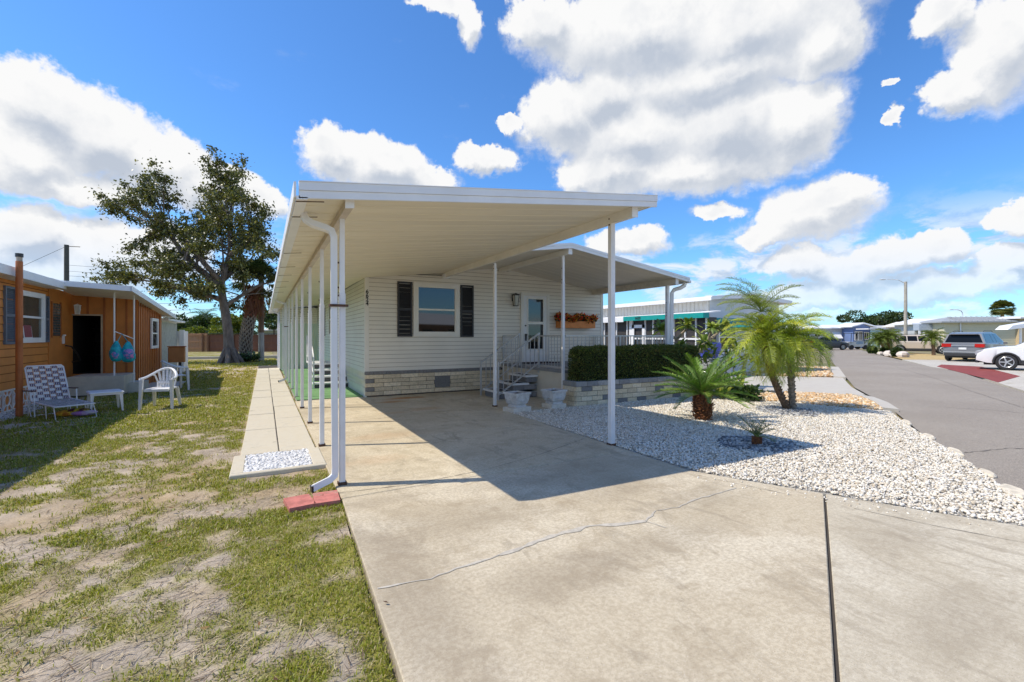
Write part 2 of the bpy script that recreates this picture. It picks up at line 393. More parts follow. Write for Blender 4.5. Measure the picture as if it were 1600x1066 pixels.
def lawn_grid(x0, x1, y0, y1, st, z, rough):
    xs = np.arange(x0, x1+st/2, st); ys = np.arange(y0, y1+st/2, st); X, Y = np.meshgrid(xs, ys)
    Z = z+(fbm(X, Y, .8, 3, 5)-.5)*.05*rough+(fbm(X, Y, 7, 3, 6)-.5)*.022*rough+(fbm(X, Y, 22, 2, 7)-.5)*.010*rough
    E = LEFT_EDGE(Y)+.02; X = np.minimum(X, E)
    C = lawn_col(X, Y)
    ny, nx = X.shape; i = np.arange(ny*nx).reshape(ny, nx)
    F = np.stack([i[:-1,:-1], i[:-1,1:], i[1:,1:], i[1:,:-1]], -1).reshape(-1, 4)
    return tag(npmesh('lawn', np.stack([X,Y,Z],-1).reshape(-1,3), F, M_soil, colr=C.reshape(-1,3), smooth=True), kind='structure')
lawn_grid(-8, .66, -1, 12, .035, -.035, 1)
lawn_grid(-30, -8, -2, 12, .16, -.04, .5)
lawn_grid(-30, .66, 12, 60, .10, -.035, .8)

# grass blades over the soil
def blades():
    out_v = []; out_c = []
    def batch(n, x0, x1, y0, y1, hl, w, dens_pow=1., mn=.25, wide=1.):
        x = RNG.uniform(x0, x1, n); y = y0+(y1-y0)*RNG.uniform(0, 1, n)**dens_pow
        p = patch(x, y); keep = (RNG.uniform(0,1,n) < np.clip((p-mn+.02)*1.7, .015, 1)) & (x < LEFT_EDGE(y)+.035)
        keep &= ~((x > -.3) & (y > 5.62) & (y < 27)); keep &= ~((x < -4.5) & (y > 6) & (y < 20)) & ~((x<-3.1)&(y>15)&(y<24))
        x, y, p = x[keep], y[keep], p[keep]; n = len(x)
        a = RNG.uniform(0, 2*np.pi, n); L = hl*RNG.uniform(.5, 1.3, n); lean = RNG.uniform(.3, 1.25, n)
        z = np.full(n, -.035)+(fbm(x, y, .8, 3, 5)-.5)*.05
        dx, dy = np.cos(a), np.sin(a); px, py = -dy, dx; W = w*RNG.uniform(.7, 1.3, n)
        s, c = np.sin(lean), np.cos(lean)
        b0 = np.stack([x-px*W, y-py*W, z-.004], -1); b1 = np.stack([x+px*W, y+py*W, z-.004], -1)
        m0 = np.stack([x+dx*L*s*.5-px*W*.8, y+dy*L*s*.5-py*W*.8, z+L*c*.65], -1); m1 = np.stack([x+dx*L*s*.5+px*W*.8, y+dy*L*s*.5+py*W*.8, z+L*c*.65], -1)
        t0 = np.stack([x+dx*L*s-px*W*.15, y+dy*L*s-py*W*.15, z+L*c*.8], -1); t1 = np.stack([x+dx*L*s+px*W*.15, y+dy*L*s+py*W*.15, z+L*c*.8], -1)
        V = np.stack([b0,b1,m0,m1,t0,t1], 1)
        dry = (RNG.uniform(0,1,n) < .27)[:,None]; v = RNG.uniform(.55, 1.35, n)[:,None]
        yel = np.clip((y-14)/5, 0, 1)[:,None]
        C = np.where(dry, np.array([[.46,.37,.20]]), np.array([[.25,.285,.018]])*(1-yel)+np.array([[.36,.33,.02]])*yel)*v
        mixk = RNG.uniform(0,1,n)[:,None]; C = C*(1-.4*mixk)+np.array([[.36,.34,.03]])*.4*mixk
        out_v.append(V.reshape(-1,3)); out_c.append(np.repeat(C, 6, 0))
    batch(210000, -4.2, .65, .5, 4.6, .030, .0024)
    batch(190000, -6.5, .65, 4.2, 9.5, .040, .0036, mn=.2)
    batch(110000, -8, .0, 9, 19, .05, .007, mn=.15)
    batch(50000, -8, 1, 19, 34, .08, .014, mn=.15)
    V = np.concatenate(out_v); C = np.concatenate(out_c); n = len(V)//6; b = np.arange(n)[:,None]*6
    F = np.concatenate([b+np.array([[0,1,3,2]]), b+np.array([[2,3,5,4]])])
    tag(npmesh('grass', V, F, leafmat('grass_blade', tr=.3), colr=C), 'short patchy green grass on the sandy yard', 'grass', kind='stuff')
    # flattened dry straw over the bare sand
    n = 42000; x = RNG.uniform(-5, .62, n); y = .6+9*RNG.uniform(0,1,n)**1.5; k = (patch(x,y) < .6) & (x < LEFT_EDGE(y)) & (fbm(x,y,1.5,3,77) > .40) & ~((x > -.3) & (y > 5.62)) & (x > -4.4); x, y = x[k], y[k]; n = len(x)
    a = RNG.normal(.5, .8, n); L = RNG.uniform(.02,.09,n); W = RNG.uniform(.0009,.0022,n)
    z = -.033+(fbm(x, y, .8, 3, 5)-.5)*.05+(fbm(x, y, 7, 3, 6)-.5)*.022+RNG.uniform(.002,.01,n); dx, dy = np.cos(a)*L, np.sin(a)*L; px, py = -np.sin(a)*W, np.cos(a)*W
    up = RNG.uniform(-.004,.012,n)
    V = np.stack([np.stack([x-px,y-py,z],-1),np.stack([x+px,y+py,z],-1),np.stack([x+dx+px,y+dy+py,z+up],-1),np.stack([x+dx-px,y+dy-py,z+up],-1)],1).reshape(-1,3)
    C = np.repeat(np.where(RNG.uniform(0,1,n)[:,None] < .6, [[.50,.41,.27]], [[.17,.12,.08]])*RNG.uniform(.6,1.3,n)[:,None], 4, 0)
    tag(npmesh('straw', V, np.arange(n*4).reshape(-1,4), M_soil, colr=C), 'dry flattened straw and thatch over the bare sand', 'dry grass', kind='stuff')
blades()

# drive: separate concrete panels with dark joints
def shrink(poly, d):
    cx = sum(p[0] for p in poly)/len(poly); cy = sum(p[1] for p in poly)/len(poly)
    n = len(poly); out = []
    a = sum(poly[i][0]*poly[(i+1)%n][1]-poly[(i+1)%n][0]*poly[i][1] for i in range(n))
    if a < 0: poly = poly[::-1]
    for i in range(n):
        p0, p1, p2 = Vector(poly[i-1]), Vector(poly[i]), Vector(poly[(i+1)%n])
        e1 = (p1-p0).normalized(); e2 = (p2-p1).normalized(); n1 = Vector((-e1.y,e1.x)); n2 = Vector((-e2.y,e2.x))
        b = (n1+n2); b = b/max(.3, b.dot(n1)) ; out.append(tuple(p1+b*d))
    return out
def slab(poly, gap=.006, z1=0., z0=-.12, ch=.006):
    m = MB(); a = shrink(poly, gap); b = shrink(a, ch); n = len(a)
    ar = sum(a[i][0]*a[(i+1)%n][1]-a[(i+1)%n][0]*a[i][1] for i in range(n))
    m.add([(p[0],p[1],z0) for p in a]+[(p[0],p[1],z1-ch) for p in a]+[(p[0],p[1],z1) for p in b],
          [tuple(range(2*n,3*n))]+[(k*n+i,k*n+(i+1)%n,(k+1)*n+(i+1)%n,(k+1)*n+i) for k in range(2) for i in range(n)])
    return m
ys = [4.44,6.65,8.42,10.3,11.56]
for i in range(4):
    for (xa, xb) in ((.62,3.18),(3.18,4.24)) if i else ((.62,4.2),):
        struct(slab([(xa,ys[i]),(xb,ys[i]+(.06 if xb > 3.2 and i == 0 else 0)),(xb,ys[i+1]),(xa,ys[i+1])]), 'driveway', M_slab)
struct(slab([(4.24,7.85),(5.95,7.85),(5.95,11.56),(4.24,11.56)]), 'driveway', M_slab)
struct(slab([(.45,.14),(.62,4.44),(4.2,4.5),(4.18,3.5),(4.36,3.08),(4.69,2.385)], .009), 'driveway', M_apron)
struct(slab([(4.69,2.385),(4.99,1.74),(5.28,1.2),(5.55,1.08),(.3,-2.0),(-2,-3.3),(-1.2,-.75),(.45,.14)], .010), 'driveway', M_apron2)
m = MB(); m.prism([(.62,.3),(.66,11.5),(5.9,11.5),(5.9,7.9),(4.15,7.8),(4.1,3.5),(5.2,1.25),(5.3,1.1),(0,-1.9),(-1.5,-2.6)], -.1, -.018); struct(m, 'driveway_base', M_gap)
def strip(pts, w, z, jit=0):
    m = MB(); L = []; Rr = []
    P = [Vector(p) for p in pts]
    D = []
    for i in range(len(P)-1):
        k = max(1, int((P[i+1]-P[i]).length/.06))
        for j in range(k): D.append(P[i].lerp(P[i+1], j/k))
    D.append(P[-1])
    vs = []
    for i, p in enumerate(D):
        d = (D[min(i+1,len(D)-1)]-D[max(i-1,0)]).normalized(); nn = Vector((-d.y,d.x)); ww = w*random.uniform(.4,1.5) if jit else w
        o = nn*random.uniform(-jit,jit); vs += [(*(p+o-nn*ww/2), z), (*(p+o+nn*ww/2), z)]
    m.add(vs, [(2*i,2*i+1,2*i+3,2*i+2) for i in range(len(D)-1)])
    return m
M_patch = pm('crack_filler', (.48,.44,.37), .8, .15, 20)
struct(strip([(.59,2.76),(.9,2.71),(1.2,2.76),(1.41,2.77)], .018, .0035, .010), 'crack_filler', M_patch)
struct(strip([(1.41,2.77),(1.82,2.84),(2.25,2.86),(2.5,2.76),(2.71,2.71)], .042, .0035, .012), 'crack_filler', M_patch)
struct(strip([(2.71,2.71),(2.95,2.84),(3.18,2.80),(3.5,2.86),(4.08,2.88)], .017, .0035, .010), 'crack_filler', M_patch)
struct(strip([(2.71,2.71),(2.75,2.55)], .008, .0035, .004), 'crack_filler', M_patch)
M_crack = pm('hairline_crack', (.13,.11,.09), .95)
struct(strip([(4.1,3.35),(4.25,2.85),(4.36,2.5)], .006, .003, .003), 'hairline_crack', M_crack)
struct(strip([(4.5,2.05),(4.65,1.55),(4.9,.98)], .006, .003, .003), 'hairline_crack', M_crack)
struct(strip([(.62,4.6),(1.3,4.52),(2.2,4.62),(3.1,4.9),(4.15,5.35)], .007, .003, .003), 'hairline_crack', M_crack)

# walkway of pavers beside the carport
m = MB(); m.box(-.25,6.4,-.1,.6,26,-.01); struct(m, 'walkway_base', M_gap)
yy = 6.62; k = 0
while yy < 23.5:
    d = [.75,1.0,.98,.62,1.0][k%5]
    for (xa, xb) in ((-.27,.17),(.17,.61)):
        mm = MB(); z1 = -.002+random.uniform(-.006,.006); mm.bbox(xa+.006, yy+.006, -.06, xb-.006, yy+d-.006, z1, .008)
        tag(mm.build('paver', M_walk), 'pale square concrete paver in the walkway beside the carport', 'paver', 'pavers of the side walkway')
    yy += d; k += 1
for (a, b) in (((-.33,5.68),(.64,5.76)),((-.33,5.76),(-.2,6.6)),((.50,5.76),(.64,6.6))):
    mm = MB(); mm.bbox(a[0],a[1],-.05,b[0],b[1],.012,.008); struct(mm, 'gravel_frame', M_walk)

# pebbles
def pebbles(name, poly, n, size, cols, z=-.012, label='', cat='gravel', excl=None, only=None, flat=.65, mt=None, zj=.012):
    t = (1+5**.5)/2
    ico = np.array([(-1,t,0),(1,t,0),(-1,-t,0),(1,-t,0),(0,-1,t),(0,1,t),(0,-1,-t),(0,1,-t),(t,0,-1),(t,0,1),(-t,0,-1),(-t,0,1)])/math.sqrt(1+t*t)
    fc = np.array([(0,11,5),(0,5,1),(0,1,7),(0,7,10),(0,10,11),(1,5,9),(5,11,4),(11,10,2),(10,7,6),(7,1,8),(3,9,4),(3,4,2),(3,2,6),(3,6,8),(3,8,9),(4,9,5),(2,4,11),(6,2,10),(8,6,7),(9,8,1)])
    P = np.array(poly); x = RNG.uniform(P[:,0].min(), P[:,0].max(), n); y = RNG.uniform(P[:,1].min(), P[:,1].max(), n)
    ins = np.zeros(n, bool); j = len(P)-1
    for i in range(len(P)):
        c = ((P[i,1] > y) != (P[j,1] > y)) & (x < (P[j,0]-P[i,0])*(y-P[i,1])/(P[j,1]-P[i,1]+1e-9)+P[i,0]); ins ^= c; j = i
    if excl: 
        for (cx,cy,r) in excl: ins &= ((x-cx)**2+(y-cy)**2) > (r*(1+.25*(fbm(x,y,3,2,4)-.5)))**2
    if only is not None:
        cx,cy,r,r0 = only; d = np.sqrt((x-cx)**2+(y-cy)**2); ins &= (d < r*(1+.5*(fbm(x,y,3,2,4)-.5))) & (d > r0)
    x, y = x[ins], y[ins]; n = len(x)
    sc = size*RNG.uniform(.4,1.5,(n,1))*np.array([[1,.75,flat]])*RNG.uniform(.8,1.2,(n,3))
    V = ico[None]*RNG.uniform(.82,1.18,(n,12,1))*sc[:,None,:]
    a = RNG.uniform(0,2*np.pi,n); tl = RNG.normal(0,.35,n)
    ct, st = np.cos(tl)[:,None], np.sin(tl)[:,None]; X, Z = V[:,:,0]*ct+V[:,:,2]*st, -V[:,:,0]*st+V[:,:,2]*ct
    ca, sa = np.cos(a)[:,None], np.sin(a)[:,None]
    V = np.stack([X*ca-V[:,:,1]*sa+x[:,None], X*sa+V[:,:,1]*ca+y[:,None], Z+z+RNG.uniform(-.006,zj,n)[:,None]], -1)
    cc = np.array(cols)[RNG.integers(0,len(cols),n)]*RNG.uniform(.8,1.12,(n,1))
    F = (np.arange(n)[:,None,None]*12+fc[None]).reshape(-1,3)
    o = npmesh(name, V.reshape(-1,3), F, mt or pm('pebble', (1,1,1), .75, .08, 60, attr=True, spec=.3), colr=np.repeat(cc,12,0))
    return tag(o, label, cat, kind='stuff')
BED = [(4.24,7.86),(4.24,3.52),(4.41,3.1),(4.76,2.39),(5.02,1.78),(5.3,1.24),(5.65,1.16),(6.78,1.83),(7.66,2.32),(8.73,3.05),(10.05,3.85),(11.0,4.37),(10.65,5.2),(10.55,6.0),(9.9,6.7),(9.75,7.86)]
m = MB(); m.prism(BED, -.1, -.022); struct(m, 'gravel_bed', pm('gravel_base', (.42,.40,.36), .95, .3, 90, bump=1, bscale=120))
WH = [(.80,.76,.67),(.77,.71,.60),(.72,.65,.53),(.80,.77,.71),(.66,.58,.46),(.55,.47,.36),(.75,.69,.59)]
RING = [(5.98,3.93,.46),(9.15,5.35,.52)]
pebbles('white_gravel', BED, 120000, .0135, WH, label='white pebble gravel covering the front bed by the driveway', excl=RING, z=-.008)
GR = [(.20,.20,.20),(.30,.30,.30),(.13,.13,.135),(.45,.44,.42),(.55,.52,.47)]
pebbles('grey_stones', BED, 60000, .026, GR, label='dark grey stones ringed round the small sago palm', cat='stones', only=(5.98,3.93,.50,.0), z=-.004)
pebbles('grey_stones', BED, 60000, .028, GR+[(.5,.5,.5)], label='grey stones ringed round the twin date palm trunks', cat='stones', only=(9.15,5.35,.58,.0), z=-.002)
ORB = [(10.62,5.25),(10.98,4.5),(12.0,5.02),(12.8,5.7),(13.0,6.0),(12.6,6.6),(12.0,7.4),(11.4,8.2),(9.8,8.3),(9.8,6.7),(10.5,6.05)]
m = MB(); m.prism(ORB, -.1, -.024); struct(m, 'tan_gravel_bed', pm('tan_base', (.42,.27,.14), .95, .3, 60, bump=1))
TN = [(.66,.42,.20),(.72,.54,.33),(.55,.32,.14),(.80,.68,.52),(.62,.47,.30)]
pebbles('tan_gravel', ORB, 12000, .03, TN, label='orange tan gravel strip curving beside the neighbouring drive', z=-.004, zj=.03)
OR2 = [(18.35,9.0),(23.6,11.9),(20.4,14.2),(15.7,11.5)]
m = MB(); m.prism(OR2, -.1, -.02); struct(m, 'tan_gravel_bed', MATS['tan_base'])
pebbles('tan_gravel', OR2, 9000, .045, TN, label='orange tan gravel patch beyond the neighbouring drive', z=-.004, zj=.04)
pebbles('white_pebbles', [(-.2,5.76),(.5,5.76),(.5,6.6),(-.2,6.6)], 2600, .021, [(.78,.78,.77),(.7,.7,.7),(.62,.62,.63)], label='bright white pebbles framed at the near end of the side walkway', z=-.012, flat=.6)
pebbles('white_pebbles', [(-4.5,8),(-4.12,8),(-4.12,14.7),(-4.5,14.7)], 4500, .022, [(.66,.66,.65),(.5,.5,.5)], label='white pebbles along the foot of the orange house', z=-.03)
for i, (x, y, a, sx, sy) in enumerate([(8.78,3.02,.5,.22,.09),(7.95,2.46,.55,.24,.07),(7.0,1.90,.55,.2,.06),(6.42,1.56,.5,.26,.10),(5.95,1.27,.5,.22,.10),(9.9,3.70,.5,.25,.07)]):
    mm = MB(); n = 10; pr = [(sx*math.cos(t)*random.uniform(.8,1.1), sy*math.sin(t)*random.uniform(.8,1.1)) for t in [2*math.pi*k/n for k in range(n)]]
    pr = [(x+p*math.cos(a)-q*math.sin(a), y+p*math.sin(a)+q*math.cos(a)) for p, q in pr]
    c2 = shrink(pr, .02); mm.add([(p[0],p[1],-.05) for p in pr]+[(p[0],p[1],-.015) for p in pr]+[(p[0],p[1],.004) for p in c2], [tuple(range(2*n,3*n))]+[(k*n+j,k*n+(j+1)%n,(k+1)*n+(j+1)%n,(k+1)*n+j) for k in range(2) for j in range(n)])
    tag(mm.build('edging_stone', pm('sandstone', (.66,.58,.45), .9, .2, 12, bump=.5)), 'flat beige edging stone between the white gravel and the road', 'stone', 'edging stones along the road')

# road and the concrete beside it
RL = [(-14,-10.4),(5.6,1.14),(6.8,1.83),(8.75,3.03),(11.1,4.33),(12.2,4.9),(13.6,5.85),(15.3,6.95),(19.9,9.42),(29.2,14.45),(46.2,23.4),(75,39)]
RR = [(90,42),(53.7,23.6),(45,18.9),(37.1,14.5),(29,10),(26,7.9),(20.1,5.2),(18,4.17),(8,-1.6),(-8,-11)]
m = MB(); m.add([(x,y,-.028) for x,y in RL+RR], [tuple(range(len(RL+RR)))]); struct(m, 'road', M_road)
NC = [(13.05,6.2),(13.6,5.95),(15.3,7.05),(18.4,8.75),(15.7,11.5),(14.2,18),(10.2,18),(10.2,9.0),(11.4,8.3)]
m = MB(); m.prism(NC, -.1, -.012); struct(m, 'neighbour_driveway', M_pale)
m = strip([(11.12,4.42),(12.05,4.97),(12.8,5.55),(13.15,6.05)], .26, .03); 
m2 = MB(); 
for i in range(0, len(m.v)-2, 2):
    a,b,c,d = m.v[i],m.v[i+1],m.v[i+3],m.v[i+2]; m2.hexa([(a[0],a[1],-.1),(d[0],d[1],-.1),(c[0],c[1],-.1),(b[0],b[1],-.1),(a[0],a[1],.03),(d[0],d[1],.03),(c[0],c[1],.045),(b[0],b[1],.045)])
struct(m2, 'kerb', M_pale)
m = MB(); m.prism([(18.3,8.6),(24,11.6),(23.9,11.9),(18.2,8.95)], -.1, .03); struct(m, 'kerb', M_pale)
m = MB(); m.prism([(-8,-12),(8,-1.75),(18,4.05),(20.1,5.05),(26,7.75),(29,9.9),(36,13.7),(60,9),(60,-20)], -.1, -.02); struct(m, 'opposite_driveway', concrete('drive_far', (.55,.51,.44),(.42,.38,.32),(.62,.58,.5)))
m = MB(); m.prism([(21.0,5.45),(22.5,6.15),(29.3,9.75),(31.5,10.3),(31.0,8.6),(25,5.9)], -.02, -.015); struct(m, 'red_paint', pm('red_paint', (.25,.045,.035), .8, .15, 3))
m = MB(); m.prism([(36,13.6),(45,18.6),(50,21),(51,19),(47,13.5),(40,11)], -.02, -.012); struct(m, 'island_gravel', pm('yellow_gravel', (.50,.36,.16), .95, .2, 6, bump=1))
m = MB(); m.prism([(45.2,18.9),(53.5,23.3),(56,22),(50,18)], -.02, -.008); struct(m, 'island_grass', pm('island_grass', (.25,.30,.06), .95, .3, 3))
m = MB(); m.prism([(-14,36.5),(1.5,36.0),(1.5,36.35),(-14,36.9)], -.1, .12); struct(m, 'kerb', M_pale)
m = MB(); m.box(-40,60,-.09,60,120,-.03); struct(m, 'far_grass', pm('far_grass', (.2,.22,.06), .95, .3, .5))

# fallen leaves scattered about
def litter():
    n = 700; x = np.concatenate([RNG.uniform(-6,.6,420), RNG.uniform(4.3,10,280)]); y = np.concatenate([RNG.uniform(1,14,420), RNG.uniform(1.6,7.6,280)])
    k = ~((x > -.33) & (x < .7) & (y > 5.6)) & ((x < .6) | (y > 3.2-1.0*(x-4.3)*.2)) & ((x < .6) | (y > 1.3+.6*(x-5.5))) & (x > -4.4); x, y = x[k], y[k]; n = len(x)
    a = RNG.uniform(0,6.28,n); L = RNG.uniform(.012,.032,n); W = L*.4; z = np.full(n,.012); ca, sa = np.cos(a), np.sin(a); h = RNG.uniform(.0,.012,(n,4))
    V = np.stack([np.stack([x-ca*L,y-sa*L,z+h[:,0]],-1),np.stack([x+sa*W,y-ca*W,z+h[:,1]],-1),np.stack([x+ca*L,y+sa*L,z+h[:,2]],-1),np.stack([x-sa*W,y+ca*W,z+h[:,3]],-1)],1).reshape(-1,3)
    C = np.array([(.20,.11,.05),(.30,.19,.08),(.12,.07,.04),(.36,.27,.12)])[RNG.integers(0,4,n)]
    tag(npmesh('fallen_leaves', V, np.arange(n*4).reshape(-1,4), M_soil, colr=np.repeat(C,4,0)), 'small dry brown leaves scattered over grass and gravel', 'fallen leaves', kind='stuff')
litter()
pebbles('stray_gravel', [(3.9,3.4),(4.3,3.0),(4.7,2.3),(5.1,1.4),(4.95,1.3),(4.5,2.1),(4.2,2.6),(4.0,3.0)], 420, .010, WH, label='a few stray pebbles spilled from the gravel bed onto the drive', z=.004, zj=.004)
M_tar = pm('road_crack', (.20,.175,.15), .9)
for pts in ([(7.9,2.42),(8.9,2.2),(9.6,1.6),(10.4,1.35)],[(12.5,4.6),(13.2,3.4),(13.0,2.4),(13.9,1.6)],[(17.5,7.9),(18.6,6.6),(18.4,5.4)],[(24,11.2),(25.2,9.6),(25.6,8.2)],[(9.0,.6),(11.5,2.0),(14,3.2),(17,4.9),(21,7.0),(27,10.5)]):
    struct(strip(pts, .016, -.022, .015), 'road_crack', M_tar)

# ================================================================== MAIN HOUSE
M_sid = pm('cream_siding', (.80,.765,.68), .5, .04, 1.5, bump=.05, bscale=40, stain=((.70,.62,.48), 1.1, .66))
M_sidg = pm('side_siding', (.76,.77,.68), .5, .04, 1.5, stretch=(1,1,1))
M_trim = pm('cream_trim', (.80,.78,.72), .5, .03, 2)
M_white = pm('white_paint', (.80,.80,.80), .4, .04, 3, stain=((.55,.48,.38), 2.2, .68))
M_alu = pm('white_aluminium', (.78,.78,.79), .35, .05, 4, stain=((.6,.55,.48), 5, .7))
M_ceil = pm('carport_pan', (.80,.735,.58), .5, .05, 1.2, stretch=(.4,4,1), stain=((.66,.565,.40), 1.5, .60))
M_beam = pm('beam_metal', (.60,.52,.42), .5, .1, 3, stain=((.35,.24,.15), 6, .62))
M_beamw = pm('beam_white', (.80,.77,.70), .45, .05, 3)
M_shut = pm('dark_shutter', (.030,.030,.034), .5, .1, 20)
M_rust = pm('rusty_strap', (.10,.05,.03), .8, .3, 30)
M_blk = pm('black_metal', (.02,.02,.02), .4)
M_glass = pm('window_glass', (.012,.013,.014), .03, 0, spec=.9)
M_mortar = pm('mortar', (.20,.17,.14), .95, .1, 20)
M_block = pm('painted_block', (1,1,1), .85, .14, 25, attr=True, bump=.35, bscale=90)
M_rail = pm('rail_metal', (.50,.50,.50), .35, .05, 10, metal=.3)
CREAM = [(.72,.62,.45),(.66,.57,.41),(.76,.67,.51),(.60,.52,.38)]; GREY = (.22,.22,.225)

def lap(axis, pl, sgn, u0, u1, z0, top, h=.105):
    """lap siding on a vertical plane; axis 'x' = runs along x at y=pl, outward sgn"""
    m = MB(); sm = MB(); m.seam = sm; z = z0  # seam: the dark strips that stand for the lap shadow lines
    def P(u, o, zz): return (u, pl+sgn*o, zz) if axis == 'x' else (pl+sgn*o, u, zz)
    N = 40; us = [u0+(u1-u0)*i/N for i in range(N+1)]
    while z < max(top(u) for u in us):
        for i in range(N):
            a, b = us[i], us[i+1]; ta, tb = min(z+h, top(a)), min(z+h, top(b))
            if ta <= z and tb <= z: continue
            ta, tb = max(ta, z), max(tb, z)
            m.quad(P(a,.016,z), P(b,.016,z), P(b,.004,tb), P(a,.004,ta))
            m.quad(P(a,.0,z), P(b,.0,z), P(b,.016,z), P(a,.016,z))
            if tb-z > h*.9: sm.quad(P(a,.0075,z+h*.90), P(b,.0075,z+h*.90), P(b,.0065,z+h), P(a,.0065,z+h))  # shadow line under each lap, put in as a darker strip
        z += h
    return m
def lapb(m, name, mt, parent, seam):  # seam: material of the painted lap shadow strips
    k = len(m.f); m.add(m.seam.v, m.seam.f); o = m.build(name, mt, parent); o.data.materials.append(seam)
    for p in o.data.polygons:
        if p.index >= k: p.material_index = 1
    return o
M_lapshade = pm('cream_lap_shade', (.38,.34,.28), .9, .1, 4); M_olapshade = pm('orange_lap_shade', (.22,.07,.015), .9, .1, 4)  # shade below the laps painted as a darker siding colour
def blocks(m, p0, d, length, z0, rows, rh, bl, th, colf, gap=.011, cap=None):
    d = Vector((*d,0)).normalized(); nrm = Vector((d.y,-d.x,0))
    p0 = Vector((*p0,0))
    for r in range(rows):
        off = 0 if r % 2 == 0 else -bl/2; u = off; k = 0
        while u < length-.01:
            a, b = max(u, 0)+gap/2, min(u+bl, length)-gap/2
            if b-a > .03:
                m.cur = colf(r, k); A = p0+d*a; B = p0+d*b; o = nrm*(th/2+random.uniform(-.0015,.0015))
                zz0, zz1 = z0+r*rh+gap/2, z0+(r+1)*rh-gap/2
                m.hexa([A-nrm*th/2+Vector((0,0,zz0)), A+o+Vector((0,0,zz0)), B+o+Vector((0,0,zz0)), B-nrm*th/2+Vector((0,0,zz0)), A-nrm*th/2+Vector((0,0,zz1)), A+o+Vector((0,0,zz1)), B+o+Vector((0,0,zz1)), B-nrm*th/2+Vector((0,0,zz1))])
            u += bl; k += 1
HX0, HX1, HY0, HY1, RX = 2.18, 9.57, 11.5, 24.5, 5.88
def gable(x): return 3.02+.115*(x-HX0) if x < RX else 3.45-.125*(x-RX)
house = thing('mobile_home', 'cream sided mobile home with a grey and cream brick skirt, number 6624 at its corner', 'house', (5.9,11.5,0))
lapb(lap('x', HY0, -1, HX0+.05, HX1-.05, .62, gable), 'wall', M_sid, house, M_lapshade)
lapb(lap('y', HX0, -1, HY0+.05, 22.8, .62, lambda u: 2.99), 'wall', M_sidg, house, M_lapshade)
m = MB(); m.box(HX0+.005,HY0+.005,0,HX1-.005,HY1,2.98); m.build('wall_core', M_sid, house)
m = MB(); m.box(HX1-.004,HY0+.06,0,HX1+.01,HY1,2.9); m.build('wall', M_sid, house)
m = MB(); m.box(HX0-.022,HY0-.022,.60,HX0+.075,HY0+.075,3.0); m.build('corner_trim', M_trim, house); m = MB(); m.box(HX1-.075,HY0-.022,.60,HX1+.022,HY0+.075,2.98); m.build('corner_trim', M_trim, house)
m = MB()
m.add([(HX0-.3,HY0-.25,2.99),(RX,HY0-.25,3.46),(RX,HY1,3.46),(HX0-.3,HY1,2.99),(HX0-.3,HY0-.25,3.09),(RX,HY0-.25,3.56),(RX,HY1,3.56),(HX0-.3,HY1,3.09)],[(0,3,2,1),(4,5,6,7),(0,1,5,4),(2,3,7,6),(3,0,4,7)])
m.add([(RX,HY0-.25,3.46),(HX1+.3,HY0-.25,2.95),(HX1+.3,HY1,2.95),(RX,HY1,3.46),(RX,HY0-.25,3.56),(HX1+.3,HY0-.25,3.05),(HX1+.3,HY1,3.05),(RX,HY1,3.56)],[(0,3,2,1),(4,5,6,7),(0,1,5,4),(1,2,6,5),(2,3,7,6)])
m.build('roof', M_white, house)
# frieze board and cable along the gable
m = MB()
for a, b in ((HX0+.05,RX),(RX,HX1-.03)): m.hexa([(a,HY0-.028,gable(a)-.07),(b,HY0-.028,gable(b)-.07),(b,HY0+.01,gable(b)-.07),(a,HY0+.01,gable(a)-.07),(a,HY0-.028,gable(a)+.02),(b,HY0-.028,gable(b)+.02),(b,HY0+.01,gable(b)+.02),(a,HY0+.01,gable(a)+.02)])
m.build('gable_trim', M_trim, house)
m = MB(); m.tube([(2.22,11.46,2.98),(2.6,11.45,3.02),(3.4,11.45,3.08),(4.25,11.45,3.10)], .009, 6); m.tube([(2.16,11.6,2.94),(2.155,13,2.93),(2.155,16,2.93)], .008, 6); m.build('cable', M_blk, house)
# skirt
def skc(r, k):
    if r in (3,) and k <= 0: return GREY
    if r in (1,) and k <= 0: return GREY
    if r in (2,) and k in (4,): return GREY
    return random.choice(CREAM)
m = MB(); m.cur = (.12,.10,.08); m.box(HX0-.005,HY0-.02,-.05,HX1,HY0+.003,.6); 
blocks(m, (HX0-.02,HY0-.03), (1,0), 3.8, .03, 5, .103, .44, .03, skc)
m.cur = GREY; u = HX0-.03
while u < 5.86: m.box(u+.002,HY0-.052,.548,min(u+.10,5.88)-.002,HY0-.0,.625); u += .105
m.cur = (.17,.175,.18); m.box(3.93,HY0-.055,.15,4.35,HY0-.044,.44)
m.build('brick_skirt', M_block, house, colr=True)
m = MB(); m.box(HX0-.03,HY0-.025,-.02,HX0+.02,22.8,.22); 
m.box(HX0-.01,HY0-.005,.2,HX0+.02,22.8,.62)
u = HY0+.02
while u < 14.6:
    for zz in (.22,.41):
        m.box(HX0-.03,u,zz,HX0-.008,u+.185,zz+.018); m.box(HX0-.03,u,zz,HX0-.008,u+.018,zz+.19)
        pts = [(HX0-.018,u+.1+.07*math.cos(t),zz+.1+.07*math.sin(t)) for t in [math.pi*2*q/10 for q in range(11)]]; m.tube(pts,.011,4,False)
    u += .19
m.build('pierced_block_skirt', M_sidg, house)
